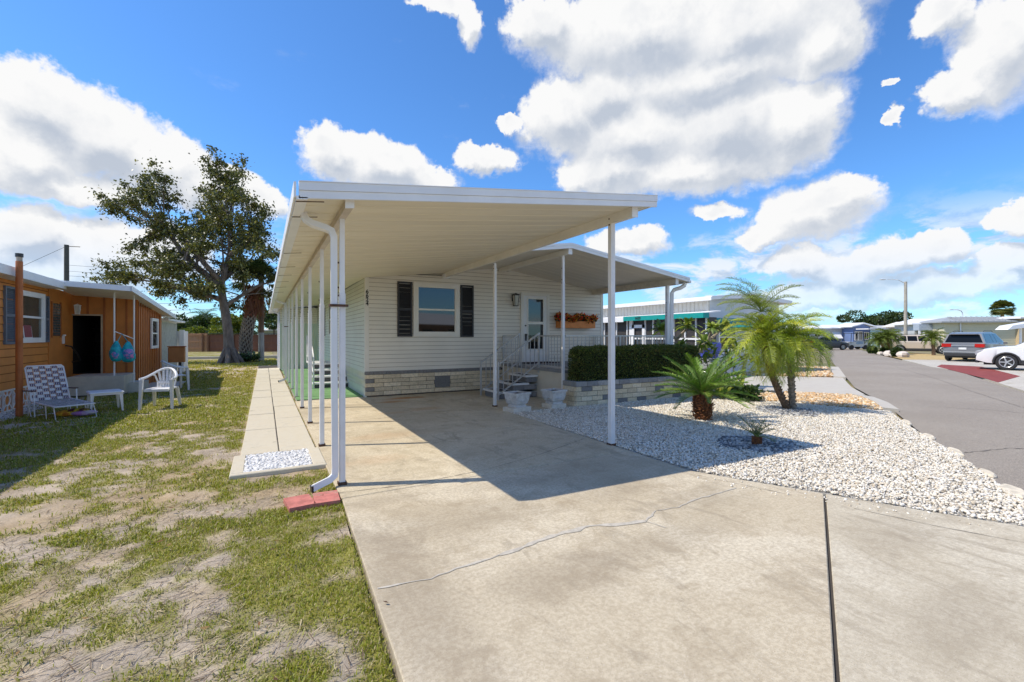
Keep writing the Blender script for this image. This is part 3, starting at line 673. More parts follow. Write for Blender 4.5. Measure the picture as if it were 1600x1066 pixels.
# front window with its shutters
def window(parent, axis, pl, sgn, u0, u1, z0, z1, fr, ft=.09, mid=True, mt=None, gl=None, d=.05, muntin=None):
    def B(m, a, o0, zz0, b, o1, zz1):
        lo, hi = sorted((pl+sgn*o0, pl+sgn*o1))
        if axis == 'x': m.box(a,lo,zz0,b,hi,zz1)
        else: m.box(lo,a,zz0,hi,b,zz1)
    mt = mt or M_trim
    g = MB(); B(g, u0+ft-.01, .002, z0+ft-.01, u1-ft+.01, .022, z1-ft+.01)
    w = g.build('window', gl or M_glass, parent)
    f = MB(); B(f, u0, .002, z0, u1, d, z0+ft); B(f, u0, .002, z1-ft, u1, d, z1); B(f, u0, .002, z0+ft, u0+ft, d, z1-ft); B(f, u1-ft, .002, z0+ft, u1, d, z1-ft)
    if mid: B(f, u0+ft, .003, (z0+z1)/2-.02, u1-ft, d-.01, (z0+z1)/2+.025)
    f2 = .02
    B(f, u0+ft, .003, z0+ft, u0+ft+f2, d-.015, z1-ft); B(f, u1-ft-f2, .003, z0+ft, u1-ft, d-.015, z1-ft)
    o = f.build('frame', mt, w, world=False) if False else f.build('frame', mt, parent); 
    o.parent = w
    if muntin:
        q = MB()
        for i in range(1, muntin[0]): uu = u0+ft+(u1-u0-2*ft)*i/muntin[0]; B(q, uu-.006, .01, z0+ft, uu+.006, .028, z1-ft)
        for i in range(1, muntin[1]): zz = z0+ft+(z1-z0-2*ft)*i/muntin[1]; B(q, u0+ft, .01, zz-.006, u1-ft, .028, zz+.006)
        o = q.build('muntin', mt, parent); o.parent = w
    return w
def shutter(parent, axis, pl, sgn, u0, u1, z0, z1, mt, win=None):
    m = MB()
    def B(a, o0, zz0, b, o1, zz1):
        lo, hi = sorted((pl+sgn*o0, pl+sgn*o1))
        if axis == 'x': m.box(a,lo,zz0,b,hi,zz1)
        else: m.box(lo,a,zz0,hi,b,zz1)
    w = .045; B(u0,.004,z0,u0+w,.05,z1); B(u1-w,.004,z0,u1,.05,z1); zm = (z0+z1)/2
    for a, b in ((z0,z0+w),(z1-w,z1),(zm-.03,zm+.03)): B(u0+w,.004,a,u1-w,.048,b)
    B(u0+w,.003,z0+w,u1-w,.015,z1-w)
    z = z0+w+.01
    while z < z1-w-.02:
        if not (zm-.05 < z < zm+.03): 
            lo, hi = pl+sgn*.012, pl+sgn*.04
            if axis == 'x': m.quad((u0+w,lo,z+.028),(u1-w,lo,z+.028),(u1-w,hi,z),(u0+w,hi,z))
            else: m.quad((lo,u0+w,z+.028),(lo,u1-w,z+.028),(hi,u1-w,z),(hi,u0+w,z))
        z += .036
    o = m.build('shutter', mt, parent)
    if win: o.parent = win
    return o
w = window(house, 'x', HY0, -1, 3.36, 4.63, 1.49, 2.88, 0, .12)
shutter(house, 'x', HY0, -1, 2.95, 3.33, 1.48, 2.88, M_shut, w); shutter(house, 'x', HY0, -1, 4.66, 5.04, 1.47, 2.88, M_shut, w)
w = window(house, 'y', HX0, -1, 16.9, 18.4, 1.5, 2.7, 0, .08)
shutter(house, 'y', HX0, -1, 16.45, 16.85, 1.5, 2.75, M_shut, w)
w = window(house, 'y', HX0, -1, 20.3, 21.3, 1.55, 2.6, 0, .08)
shutter(house, 'y', HX0, -1, 19.85, 20.25, 1.5, 2.65, M_shut, w)
# door
d = MB(); d.box(6.62,HY0-.045,.74,7.42,HY0-.004,2.68); door = d.build('door', M_white, house)
f = MB(); f.box(6.53,HY0-.06,.74,6.615,HY0-.003,2.76); f.box(7.425,HY0-.06,.74,7.51,HY0-.003,2.76); f.box(6.615,HY0-.06,2.69,7.425,HY0-.003,2.76)
o = f.build('door_frame', M_trim, house); o.parent = door
g = MB(); g.box(6.77,HY0-.052,1.12,7.28,HY0-.046,1.84); g.box(6.77,HY0-.052,1.92,7.28,HY0-.046,2.58); o = g.build('door_glass', M_glass, house); o.parent = door
g = MB()
for (a, b) in ((1.12,1.84),(1.92,2.58)):
    g.box(6.74,HY0-.062,a-.03,7.31,HY0-.045,a); g.box(6.74,HY0-.062,b,7.31,HY0-.045,b+.03); g.box(6.74,HY0-.062,a,6.77,HY0-.045,b); g.box(7.28,HY0-.062,a,7.31,HY0-.045,b)
o = g.build('glazing_bead', M_trim, house); o.parent = door
g = MB(); g.lathe([(0,0),(.022,0),(.022,.02),(0,.03)], 12, (6.68,HY0-.07,1.8), 'y'); o = g.build('lock', M_blk, house); o.parent = door; g = MB(); g.lathe([(.0,.0),(.03,.0),(.03,.04),(.02,.06),(0,.06)], 12, (6.68,HY0-.10,1.53), 'y'); g.box(6.665,HY0-.09,1.36,6.70,HY0-.05,1.56); o = g.build('door_handle', M_blk, house); o.parent = door
# house number
def text(s, size, loc, rot, mt, parent=None, name='lettering', ext=.004, align='CENTER'):
    c = bpy.data.curves.new(name, 'FONT'); c.body = s; c.size = size; c.extrude = ext; c.align_x = align; c.align_y = 'CENTER'; c.offset = size*.02
    o = bpy.data.objects.new('tmp', c); col.objects.link(o)
    dg = bpy.context.evaluated_depsgraph_get(); me = bpy.data.meshes.new_from_object(o.evaluated_get(dg))
    bpy.data.objects.remove(o)
    M = Matrix.Translation(Vector(loc)-(wloc(parent) if parent else Vector()))@rot
    me.transform(M); me.materials.clear(); me.materials.append(mt); me.name = name
    o = bpy.data.objects.new(name, me); col.objects.link(o)
    if parent: o.parent = parent
    return o
RXF = Matrix.Rotation(R(90),4,'X')
for i, ch in enumerate('6624'):
    text(ch, .135, (HX0+.03, HY0-.03, 2.58-.098*i), RXF, M_blk, house, 'house_number', .005)
# wall lantern
def lantern(x, y, z, mt, gl, label, s=1.):
    t = thing('wall_lantern', label, 'lamp', (x,y,z))
    m = MB(); m.box(x-.05*s,y-.02,z-.02,x+.05*s,y,z+.16*s); m.bar((x,y-.02,z+.12*s),(x,y-.10*s,z+.14*s),.02*s)
    cy = y-.12*s; m.prism([(x-.07*s,cy-.07*s),(x+.07*s,cy-.07*s),(x+.07*s,cy+.07*s),(x-.07*s,cy+.07*s)], z+.12*s, z+.135*s)
    m.add([(x-.085*s,cy-.085*s,z+.135*s),(x+.085*s,cy-.085*s,z+.135*s),(x+.085*s,cy+.085*s,z+.135*s),(x-.085*s,cy+.085*s,z+.135*s),(x,cy,z+.19*s)],[(0,3,2,1),(0,1,4),(1,2,4),(2,3,4),(3,0,4)])
    for sx in (-1,1):
        for sy in (-1,1): m.bar((x+sx*.045*s,cy+sy*.045*s,z-.14*s),(x+sx*.065*s,cy+sy*.065*s,z+.125*s),.012*s)
    m.box(x-.055*s,cy-.055*s,z-.155*s,x+.055*s,cy+.055*s,z-.138*s); m.build('lantern_body', mt, t)
    g = MB(); a, b = .042*s, .060*s
    g.hexa([(x-a,cy-a,z-.137*s),(x+a,cy-a,z-.137*s),(x+a,cy+a,z-.137*s),(x-a,cy+a,z-.137*s),(x-b,cy-b,z+.119*s),(x+b,cy-b,z+.119*s),(x+b,cy+b,z+.119*s),(x-b,cy+b,z+.119*s)])
    g.build('lantern_glass', gl, t)
lantern(6.3, HY0-.016, 2.52, M_blk, pm('lantern_glass', (.55,.55,.5), .2, .05, 10), 'black wall lantern beside the white front door', 1.1)

# flower box
fb = thing('flower_box', 'orange flower box of red and orange flowers on the front wall', 'flower box', (8.4,HY0-.12,1.76))
m = MB(); m.box(7.78,HY0-.26,1.74,9.06,HY0-.24,1.95); m.box(7.78,HY0-.04,1.74,9.06,HY0-.02,1.95); m.box(7.76,HY0-.26,1.74,7.78,HY0-.02,1.95); m.box(9.06,HY0-.26,1.74,9.08,HY0-.02,1.95); m.box(7.78,HY0-.24,1.74,9.06,HY0-.04,1.76); m.box(7.78,HY0-.24,1.88,9.06,HY0-.04,1.90); m.build('box', pm('terracotta_box', (.72,.26,.07), .6, .1, 10), fb)
def leaves(n, fn, L, W, cols, droop=0., rng=RNG, updir=None):
    """n folded leaves; fn(n) -> positions, outward directions"""
    P, D = fn(n); D = D+rng.normal(0,.45,(n,3)); D /= np.linalg.norm(D,axis=1)[:,None]+1e-9
    s = np.cross(D, rng.normal(0,1,(n,3))); s /= np.linalg.norm(s,axis=1)[:,None]+1e-9
    l = L*rng.uniform(.6,1.3,(n,1)); w = W*rng.uniform(.7,1.2,(n,1))
    dr = np.array([[0,0,-1.]])*droop*l
    V = np.stack([P, P+D*l*.5+s*w, P+D*l+dr, P+D*l*.5-s*w], 1)
    C = np.array(cols)[rng.integers(0,len(cols),n)]*rng.uniform(.6,1.25,(n,1))
    return V.reshape(-1,3), np.repeat(C,4,0)
def quads(V): return np.arange(len(V)).reshape(-1,4)
def fbx(n):
    x = RNG.uniform(7.7,9.14,n); P = np.stack([x, HY0-.15+RNG.normal(0,.07,n), 1.93+RNG.uniform(0,.17,n)+.05*np.sin(x*9)],-1)
    return P, np.stack([RNG.normal(0,.6,n),-np.abs(RNG.normal(.3,.4,n)),RNG.uniform(-.2,1,n)],-1)
V, C = leaves(900, fbx, .10, .022, [(.03,.07,.02),(.05,.10,.03),(.09,.05,.03)]); npmesh('foliage', V, quads(V), leafmat('leaf'), fb, C)
V, C = leaves(1300, lambda n: (lambda p,d:(p+np.array([[0,-.03,.03]]),d))(*fbx(n)), .075, .028, [(.78,.07,.03),(.80,.26,.02),(.80,.42,.06),(.60,.03,.03),(.78,.35,.15)]); npmesh('flowers', V, quads(V), leafmat('leaf'), fb, C)

# ------------------------------------------------------------------ carport
cp = thing('carport', 'long white aluminium carport with a flat sloping roof on thin posts', 'carport', (2.3,4.4,0))
ZC = lambda x: 2.705+.118*(x-.27)
CX0, CX1, CY0, CY1 = .27, 4.46, 4.33, 22.8
def plate(m, x0, x1, y0, y1, zf, z0, z1):
    return m.hexa([(x0,y0,zf(x0)+z0),(x1,y0,zf(x1)+z0),(x1,y1,zf(x1)+z0),(x0,y1,zf(x0)+z0),(x0,y0,zf(x0)+z1),(x1,y0,zf(x1)+z1),(x1,y1,zf(x1)+z1),(x0,y1,zf(x0)+z1)])
m = MB(); plate(m, CX0, CX1, CY0, 11.46, ZC, 0, .055); plate(m, CX0, 2.16, 11.46, CY1, ZC, 0, .055)
y = CY0+.3
while y < CY1:
    x1 = CX1-.02 if y < 11.4 else 2.15
    plate(m, CX0+.02, x1, y-.004, y+.004, ZC, -.004, .001); y += .305
m.build('roof', M_ceil, cp)
m = MB(); plate(m, CX0-.01, CX1+.03, CY0-.03, CY0-.002, ZC, -.022, .045); plate(m, CX0-.01, CX1+.03, CY0-.04, CY0-.002, ZC, .047, .118); plate(m, CX0-.01, CX1+.03, CY0-.046, CY0+.02, ZC, .119, .126)
m.build('front_fascia', M_white, cp)
m = MB(); plate(m, CX1+.002, CX1+.03, CY0, 8.0, ZC, -.005, .11); m.build('side_fascia', M_white, cp)
m = MB(); plate(m, CX0-.05, CX0-.03, CY0-.03, CY1, ZC, -.01, .12); plate(m, CX0-.03, CX0+.06, CY0-.03, CY1, ZC, -.03, -.012); plate(m, CX0-.03, CX0-.002, CY0-.03, CY1, ZC, -.012, .0); gut = m.build('gutter', M_white, cp)
m = MB()
for yy in (CY0+.03, 4.95, 7.2, 8.7, 9.9, 11.1, 12.4, 13.9): plate(m, CX0-.03, CX0+.2, yy, yy+.025, ZC, -.034, -.0305)
o = m.build('gutter_strap', M_rust, cp); o.parent = gut
m = MB(); plate(m, .655, .725, 4.40, CY1, ZC, -.075, -.001); m.build('beam', M_beam, cp)
m = MB(); plate(m, .65, .73, 4.385, 4.398, ZC, -.08, .0); m.build('beam_cap', M_white, cp)
m = MB(); plate(m, 4.17, 4.25, 4.42, 11.46, ZC, -.13, -.001); m.build('beam', M_beamw, cp)
m = MB(); plate(m, 4.16, 4.26, 4.405, 4.418, ZC, -.135, .0); m.build('beam_cap', M_white, cp); m = MB(); m.box(4.12,11.3,3.02,4.30,11.455,3.12); m.build('beam_bracket', M_white, cp)
def post(x, y, top, parent=cp, w=.072, z0=0., zs=None, mt=M_alu):
    m = MB(); zs = zs or top-.75
    m.bbox(x-w/2,y-w/2,z0,x+w/2,y+w/2,zs,.004); a = w/2-.006; m.box(x-a,y-a,zs+.0005,x+a,y+a,top)
    g = .004   # fluted face
    for k in (-1,1): m.box(x+k*.014-.003,y-w/2-.0035,z0+.05,x+k*.014+.003,y-w/2-.0005,zs-.01)
    o = m.build('post', mt, parent)
    q = MB(); q.box(x-w/2-.012,y-w/2-.012,z0+.001,x+w/2+.012,y+w/2+.012,z0+.03)
    for zz in (zs-.03,zs+.05,zs+.3): q.box(x-w/2-.012,y-.008,zz,x-w/2,y+.008,zz+.016)
    b = q.build('bracket', M_rust, parent); b.parent = o
    return o
PY = [4.86,6.69,8.53,10.38,12.25,14.1,15.95,17.8,19.65,21.5]
for yy in PY: post(.69, yy, ZC(.69)-.075, w=.058)
post(4.21, 4.86, ZC(4.21)-.13, zs=3.05, z0=-.01); post(4.30, 8.66, ZC(4.2)-.128, w=.06, zs=2.95)
def downspout(x, y, label_y=0, foot=True, parent=cp):
    m = MB()
    m.tube([(.33,y+.05,2.745),(.335,y+.04,2.69),(.36,y+.03,2.64),(.42,y+.02,2.605),(.54,y,2.57),(.59,y-.01,2.545),(.61,y-.02,2.49),(.612,y-.02,1.2),(.622,y-.02,.17),(.615,y-.025,.11),(.57,y-.04,.075),(.40,y-.1,.03)], .043, 4)
    o = m.build('downspout', M_white, parent)
    q = MB(); q.tube([(.41,y-.099,.030),(.394,y-.102,.028)], .045, 4); 
    q2 = q.build('spout_opening', M_blk, parent); q2.parent = o
    q = MB(); q.box(.565,y-.07,1.79,.74,y-.058,1.815); q.box(.565,y-.058,1.79,.575,y+.02,1.815); q2 = q.build('strap', M_rust, parent); q2.parent = o
downspout(.69, 4.86); downspout(.69, 16.6)
for (x0,y0,x1,y1,a) in ((.17,4.36,.385,4.66,.12),(.395,4.36,.61,4.66,-.04)):
    m = MB(); m.obox(((x0+x1)/2,(y0+y1)/2,-.005),(x1-x0,y1-y0,.045),a); tag(m.build('red_paver', pm('red_paver', (.50,.17,.14), .9, .2, 14, bump=.4, stain=((.38,.27,.2), 9, .55))), ('left' if a > 0 else 'right')+' one of two pinkish red pavers under the downspout outlet', 'paver', 'red pavers at the downspout')

# shed at the end of the carport
sh = thing('storage_shed', 'pale green storage shed at the far end of the carport', 'shed', (1.4,22.8,0))
m = MB(); m.box(.61,22.82,0,2.16,27,2.72); m.build('wall', M_sidg, sh)
m = MB(); x = .62
while x < 2.15: m.box(x,22.795,0,x+.05,22.82,2.05); x += .1
m.build('ribbed_panel', pm('pale_green_metal', (.60,.70,.60), .45, .05, 4), sh)
lapb(lap('x', 22.82, -1, .61, 2.16, 2.08, lambda u: 2.78), 'wall', M_sid, sh, M_lapshade)
lapb(lap('y', .61, -1, 22.82, 27, .0, lambda u: 2.7), 'wall', M_white, sh, M_lapshade)
m = MB(); plate(m, .2, 2.3, 22.83, 27.2, ZC, -.03, .05); m.build('roof', M_white, sh)
m = MB(); m.tube([(.3,23.2,2.7),(.42,23.2,2.55),(.55,23.2,2.5),(.56,23.2,.05)], .045, 4); m.build('downspout', M_alu, sh)
m = MB(); m.prism([(.66,11.62),(HX0-.04,11.52),(HX0-.04,22.78),(.70,22.78)], -.1, -.001); struct(m, 'carpet_base', M_pale)
M_carpet = pm('green_carpet', (.15,.29,.12), .95, .12, 3, bump=.5, bscale=200)
cs = [(11.62,12.55),(12.57,16.1),(16.12,22.75)]
for a, b in cs: m = MB(); m.bbox(.66,a,.001,HX0-.04,b,.022,.006); tag(m.build('outdoor_carpet', M_carpet), {11.62:'nearest strip of green outdoor carpet under the carport, by the brick skirt corner',12.57:'middle strip of green outdoor carpet beside the side steps',16.12:'farthest strip of green outdoor carpet running up to the shed'}[a], 'carpet', 'green carpet strips under the carport')
# side steps
ss = thing('side_steps', 'white steps with dark risers at the side of the house on green carpet', 'steps', (1.7,14.2,0))
for k in range(4):
    y0 = 13.9+.28*k; y1 = y0+.3 if k < 3 else 16.2
    m = MB(); m.box(1.25,y0+.03,.17*k+.022,HX0-.035,y1,.17*(k+1)-.045); m.build('riser', pm('dark_block', (.10,.10,.11), .9, .2, 12), ss)
    m = MB(); m.bbox(1.2,y0,.17*(k+1)-.044,HX0-.035,y1-.001,.17*(k+1)-.0,.006); m.build('step', M_white, ss)
m = MB(); m.tube([(1.22,13.9,.0),(1.22,13.9,.85),(1.22,14.0,.95),(1.22,14.9,1.5),(1.22,16.2,1.5),(1.22,16.2,.68)], .02, 8); m.tube([(1.22,14.9,.68),(1.22,14.9,1.5)], .018, 8); m.tube([(1.22,13.95,.4),(1.22,14.9,.85),(1.22,16.2,.85)], .013, 8)
for i in range(10): m.tube([(1.22,15.0+.115*i,.85),(1.22,15.0+.115*i,1.49)], .008, 5)
m.build('handrail', M_white, ss)

# ------------------------------------------------------------------ porch canopy, deck, stairs
pc = thing('porch_canopy', 'gabled white aluminium canopy over the front porch', 'canopy', (7,8.1,0))
ZP = lambda x: 3.42-.143*abs(x-5.86)
m = MB(); plate(m, 5.861, 9.52, 8.08, 11.46, ZP, 0, .05); plate(m, 4.50, 5.859, 8.08, 11.46, ZP, 0, .05)
y = 8.38
while y < 11.4: plate(m, 5.9, 9.5, y-.004, y+.004, ZP, -.004, .001); y += .305
m.build('roof', pm('porch_pan', (.70,.65,.55), .5, .05, 1.2, stretch=(.4,4,1)), pc)
m = MB(); plate(m, 5.86, 9.56, 8.045, 8.078, ZP, -.015, .045); plate(m, 5.86, 9.56, 8.038, 8.078, ZP, .047, .10); plate(m, 4.45, 5.86, 8.045, 8.078, ZP, -.015, .045); plate(m, 4.45, 5.86, 8.038, 8.078, ZP, .047, .10); m.build('front_fascia', M_white, pc)
m = MB(); plate(m, 9.522, 9.60, 8.04, 11.46, ZP, -.03, .03); m.build('gutter', M_alu, pc)
m = MB(); plate(m, 5.82, 5.90, 8.12, 11.46, lambda x: 3.41, -.12, 0); m.build('beam', M_beamw, pc)
m = MB(); plate(m, 9.12, 9.20, 8.12, 11.46, ZP, -.15, -.001); m.build('beam', pm('beam_tan', (.66,.60,.50), .5), pc)
m = MB(); plate(m, 5.81, 5.91, 8.10, 8.118, lambda x: 3.41, -.13, .0); m.build('beam_cap', M_white, pc); m = MB(); plate(m, 9.11, 9.21, 8.10, 8.118, ZP, -.155, 0); m.build('beam_cap', M_white, pc)
post(5.86, 8.38, 3.29, pc, .062, .0, 2.7); post(9.16, 8.42, ZP(9.16)-.15, pc, .085, .52)
m = MB(); m.tube([(9.55,8.2,2.87),(9.53,8.2,2.80),(9.45,8.25,2.74),(9.34,8.35,2.70),(9.30,8.4,2.62),(9.30,8.42,.55)], .055, 4); m.build('downspout', M_alu, pc)
dk = thing('porch_deck', 'raised grey porch deck with a beige stucco side', 'porch', (7.5,9.9,0))
m = MB(); m.box(5.92,8.45,0,9.28,11.45,.66); m.build('deck_wall', pm('stucco', (.66,.61,.51), .85, .06, 3, bump=.6, bscale=70, stain=((.55,.48,.38), 2, .6)), dk)
m = MB(); m.bbox(5.89,8.42,.661,9.31,11.44,.72,.008); m.build('deck_floor', pm('grey_deck', (.27,.275,.285), .7, .1, 5), dk)
m = MB(); m.box(6.45,10.9,.721,7.5,11.42,.735); m.build('door_mat', pm('mat', (.05,.02,.02), .9), dk)
st = thing('front_steps', 'three grey block steps with white edged treads up to the front porch', 'steps', (5.3,10,0))
for k in range(3):
    x0 = 4.84+.36*k; zt = .18*(k+1)
    m = MB(); m.cur = GREY; nb = 3
    blocks(m, (x0+.04,9.60), (1,0), 5.90-x0-.04, zt-.17, 1, .125, .3, .08, lambda r,q: random.choice([GREY,(.28,.28,.29),(.18,.18,.19)]))
    m.cur = (.2,.2,.2); m.box(x0+.04,9.64,zt-.18,5.91,10.38,zt-.05)
    m.build('riser', M_block, st, colr=True)
    m = MB(); xa, ya, xb, yb = x0, 9.52, 5.91 if k == 2 else x0+.46, 10.44; e = .05; z0, z1 = zt-.045, zt+.0
    if k < 2: m.box(xb,9.52,z0-.0,5.905,9.56,z0+.003)
    m.box(xa,ya,z0,xb,ya+e,z1); m.box(xa,yb-e,z0,xb,yb,z1); m.box(xa,ya+e,z0,xa+e,yb-e,z1); m.box(xb-e,ya+e,z0,xb,yb-e,z1); m.build('tread', M_white, st)
    m = MB(); m.box(xa+e,ya+e,z0,xb-e,yb-e,z1-.012); m.build('tread_mat', M_blk, st)
def railing(label, runs, posts, n_each, grp='grey metal porch railings'):
    x, y, z = posts[0][:3]; t = thing('railing', label, 'railing', (x,y,z), group=grp)
    for (x,y,z0,z1) in posts: m = MB(); m.bbox(x-.02,y-.02,z0,x+.02,y+.02,z1,.003); m.build('rail_post', M_rail, t)
    for (a, b, h0, h1), n in zip(runs, n_each):
        a, b = Vector(a), Vector(b)
        m = MB(); m.bar(a+Vector((0,0,h1)), b+Vector((0,0,h1)), .045, .03); m.build('top_rail', M_rail, t)
        m = MB(); m.bar(a+Vector((0,0,h0)), b+Vector((0,0,h0)), .03, .03); m.build('bottom_rail', M_rail, t)
        for i in range(1, n):
            p = a.lerp(b, i/n); m = MB(); m.box(p.x-.007,p.y-.007,p.z+h0,p.x+.007,p.y+.007,p.z+h1); m.build('baluster', M_rail, t)
railing('grey stair rail on the house wall side of the front steps', [((4.82,10.46,0),(5.92,10.46,.72),.12,.84)], [(4.80,10.46,0,.90),(5.92,10.46,.72,1.58)], [9])
railing('grey stair rail on the driveway side of the front steps', [((4.82,9.50,0),(5.92,9.50,.72),.12,.84)], [(4.80,9.50,0,.90),(5.92,9.50,.6,1.58)], [9])
railing('short grey railing between the front steps and the house wall', [((5.94,10.5,.72),(5.94,11.44,.72),.06,.78)], [(5.94,11.43,.72,1.5)], [8])
railing('grey railing at the porch edge from the front steps to the ridge post', [((5.94,9.46,.72),(5.94,8.47,.72),.06,.78)], [(5.94,8.47,.72,1.5)], [8])
railing('long grey railing along the porch front above the hedge', [((5.98,8.47,.72),(9.22,8.47,.72),.06,.78)], [(9.24,8.47,.72,1.5),(7.6,8.47,.72,1.5)], [28])
railing('grey railing closing the far right end of the porch', [((9.24,8.5,.72),(9.24,11.44,.72),.06,.78)], [(9.24,11.43,.72,1.5)], [24])

# planter and hedge
pl = thing('block_planter', 'low planter of cream and grey blocks in front of the porch', 'planter', (7.8,7.9,0))
def plc(r, k): return GREY if random.random() < .13 else random.choice(CREAM)
m = MB(); PX0, PX1, PYa, PYb = 5.83, 9.95, 7.88, 8.40
m.cur = (.13,.11,.09); m.box(PX0+.03,PYa+.03,-.03,PX1-.03,PYb-.005,.41)
blocks(m, (PX0+.02,PYa+.04), (1,0), PX1-PX0-.04, -.02, 4, .107, .29, .08, plc)
blocks(m, (PX0+.04,PYb), (0,-1), PYb-PYa-.02, -.02, 4, .107, .26, -.08, plc)
m.build('block_wall', M_block, pl, colr=True)
m = MB(); x = PX0
while x < PX1-.05:
    m.cur = random.choice([(.30,.30,.30),(.36,.35,.34),(.25,.25,.255)]); m.bbox(x+.003,PYa-.02,.412,min(x+.30,PX1)-.003,PYa+.13,.515,.006); x += .30
m.cur = (.3,.3,.3); m.bbox(PX0,PYa+.135,.412,PX0+.13,PYb,.515,.006)
m.build('coping', M_block, pl, colr=True)
m = MB(); m.box(PX0+.11,PYa+.11,.41,PX1-.03,PYb-.01,.47); m.build('soil', pm('planter_soil', (.05,.035,.025), 1), pl)
def hedge_fn(x0,x1,y0,y1,z0,z1,r=.2):
    def fn(n):
        P = np.stack([RNG.uniform(x0,x1,n),RNG.uniform(y0,y1,n),RNG.uniform(z0,z1,n)],-1)
        ax = RNG.choice(4, n, p=[.42,.12,.36,.1]); 
        P[ax==0,1] = y0; P[ax==1,1] = y1; P[ax==2,2] = z1; k = ax==3; P[k,0] = np.where(RNG.uniform(0,1,k.sum())<.5,x0,x1)
        lo = np.array([x0+r,y0+r,z0-1]); hi = np.array([x1-r,y1-r,z1-r]); Cc = np.clip(P,lo,hi); D = P-Cc; L = np.linalg.norm(D,axis=1)[:,None]+1e-6; N = D/L
        bump = 1+.22*(fbm(P[:,0]*1.3+P[:,2],P[:,1]+P[:,2]*1.7,3.,3,8)-.5)[:,None]*2
        P = Cc+N*(r*bump)-N*RNG.uniform(0,.09,(n,1))**1.0
        return P, N
    return fn
hd = thing('hedge', 'clipped dark green box hedge growing in the block planter', 'hedge', (7.8,8.14,.47))
V, C = leaves(30000, hedge_fn(5.93,9.85,7.90,8.40,.50,1.27), .032, .011, [(.07,.12,.025),(.13,.18,.035),(.19,.23,.045),(.06,.08,.02),(.22,.20,.06)])
npmesh('foliage', V, quads(V), leafmat('hedge_leaf', tr=.2), hd, C)
m = MB()
for i in range(14): x = 6.05+.285*i; m.tube([(x,8.14,.45),(x+.03,8.12,.8),(x-.02,8.16,1.1)], [.02,.012,.006], 5)
m.build('stem', pm('bark_dark', (.06,.045,.03), .9), hd)
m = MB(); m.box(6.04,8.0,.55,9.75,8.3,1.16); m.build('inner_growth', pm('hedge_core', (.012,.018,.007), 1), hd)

# stone urns
def urn(x, y, rz, label, slab_w):
    t = thing('planter_urn', label, 'planter', (x,y,0), rz, 'square stone urns by the steps')
    M_stone = pm('stone_urn', (.60,.60,.60), .85, .14, 10, bump=.5, bscale=40, stain=((.35,.35,.34), 8, .55))
    def ring(m, prof):
        vs = []; fs = []
        for (h, z) in prof: vs += [(-h,-h,z),(h,-h,z),(h,h,z),(-h,h,z)]
        for i in range(len(prof)-1):
            for k in range(4): j=(k+1)%4; fs.append((i*4+k,i*4+j,i*4+4+j,i*4+4+k))
        fs.append((3,2,1,0)); b = (len(prof)-1)*4; fs.append((b,b+1,b+2,b+3)); m.add(vs, fs)
    m = MB(); ring(m, [(.13,.085),(.13,.11),(.115,.125),(.15,.155),(.172,.24),(.18,.33),(.20,.335),(.20,.37),(.165,.37),(.16,.33),(.0,.33)])
    for s in (-1,1):   # raised relief on the sides
        for q in range(5):
            a = -.09+.045*q; m.obox((a,s*.158,.235),(.018,.02,.09),0,R(15)*s,.3*(q-2)); m.obox((s*.158,a,.235),(.02,.018,.09),0,.3*(q-2),-R(15)*s)
    m.build('bowl', M_stone, t, world=False)
    m = MB(); m.bbox(-slab_w,-.17,.0,slab_w,.17,.082,.008); m.build('plinth', pm('plinth', (.66,.62,.55), .9, .1, 10, bump=.3), t, world=False)
    m = MB(); m.box(-.155,-.155,.325,.155,.155,.34); m.build('soil', MATS['planter_soil'], t, world=False)
urn(4.46, 7.98, .25, 'white square stone urn on the driveway side, nearer the middle post', .24)
urn(5.36, 8.0, .1, 'white square stone urn against the end of the block planter', .2)

# ================================================================== ORANGE HOUSE (left)
M_or = pm('orange_siding', (.60,.225,.045), .6, .08, 3)
M_ord = pm('orange_board', (.55,.20,.042), .6, .1, 3)
M_batten = pm('brown_batten', (.36,.11,.022), .65, .1, 5)
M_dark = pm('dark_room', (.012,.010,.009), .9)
M_bshut = pm('blue_grey_shutter', (.13,.155,.20), .5, .06, 8)
oh = thing('orange_house', 'orange painted mobile home with grey shutters and a white roof edge', 'house', (-4.55,10,0))
OX = -4.55
lapb(lap('y', OX, 1, 4.5, 14.85, .42, lambda u: 2.66, .165), 'wall', M_or, oh, M_olapshade)
m = MB(); m.box(-9,4.5,-.05,OX-.003,16.6,2.66); m.build('wall_core', M_or, oh)
m = MB(); m.box(-9,14.7,2.80,-4.45,17.5,2.88); m.build('roof', M_white, oh)
m = MB(); m.box(OX-.002,14.86,.42,OX+.012,16.4,2.62); m.box(OX,14.84,.42,OX+.03,14.9,2.62); m.build('wall_panel', M_ord, oh)
w = window(oh, 'y', OX, 1, 13.2, 14.55, 1.35, 2.47, 0, .11, mt=M_white, gl=pm('pale_window', (.06,.075,.06), .08, 0, spec=.7), d=.06)
shutter(oh, 'y', OX, 1, 12.72, 13.17, 1.33, 2.50, M_bshut, w); shutter(oh, 'y', OX, 1, 14.58, 14.83, 1.35, 2.44, M_bshut, w)
m = MB(); m.obox((OX+.035,13.72,1.60),(.01,.34,.26),0,0,-.1); o = m.build('picture', pm('red_card', (.25,.05,.06), .5), oh); o.parent = w
m = MB(); m.obox((OX+.028,13.72,1.60),(.01,.40,.32),0,0,-.1); o = m.build('picture_frame', M_white, oh); o.parent = w
m = MB(); m.box(OX+.012,15.05,1.5,OX+.03,15.55,2.3); o = m.build('door_window', pm('slatted_glass', (.10,.11,.11), .2, .3, 12), oh)
m = MB()
for z in range(12): m.box(OX+.03,15.06,1.52+.065*z,OX+.04,15.54,1.525+.065*z)
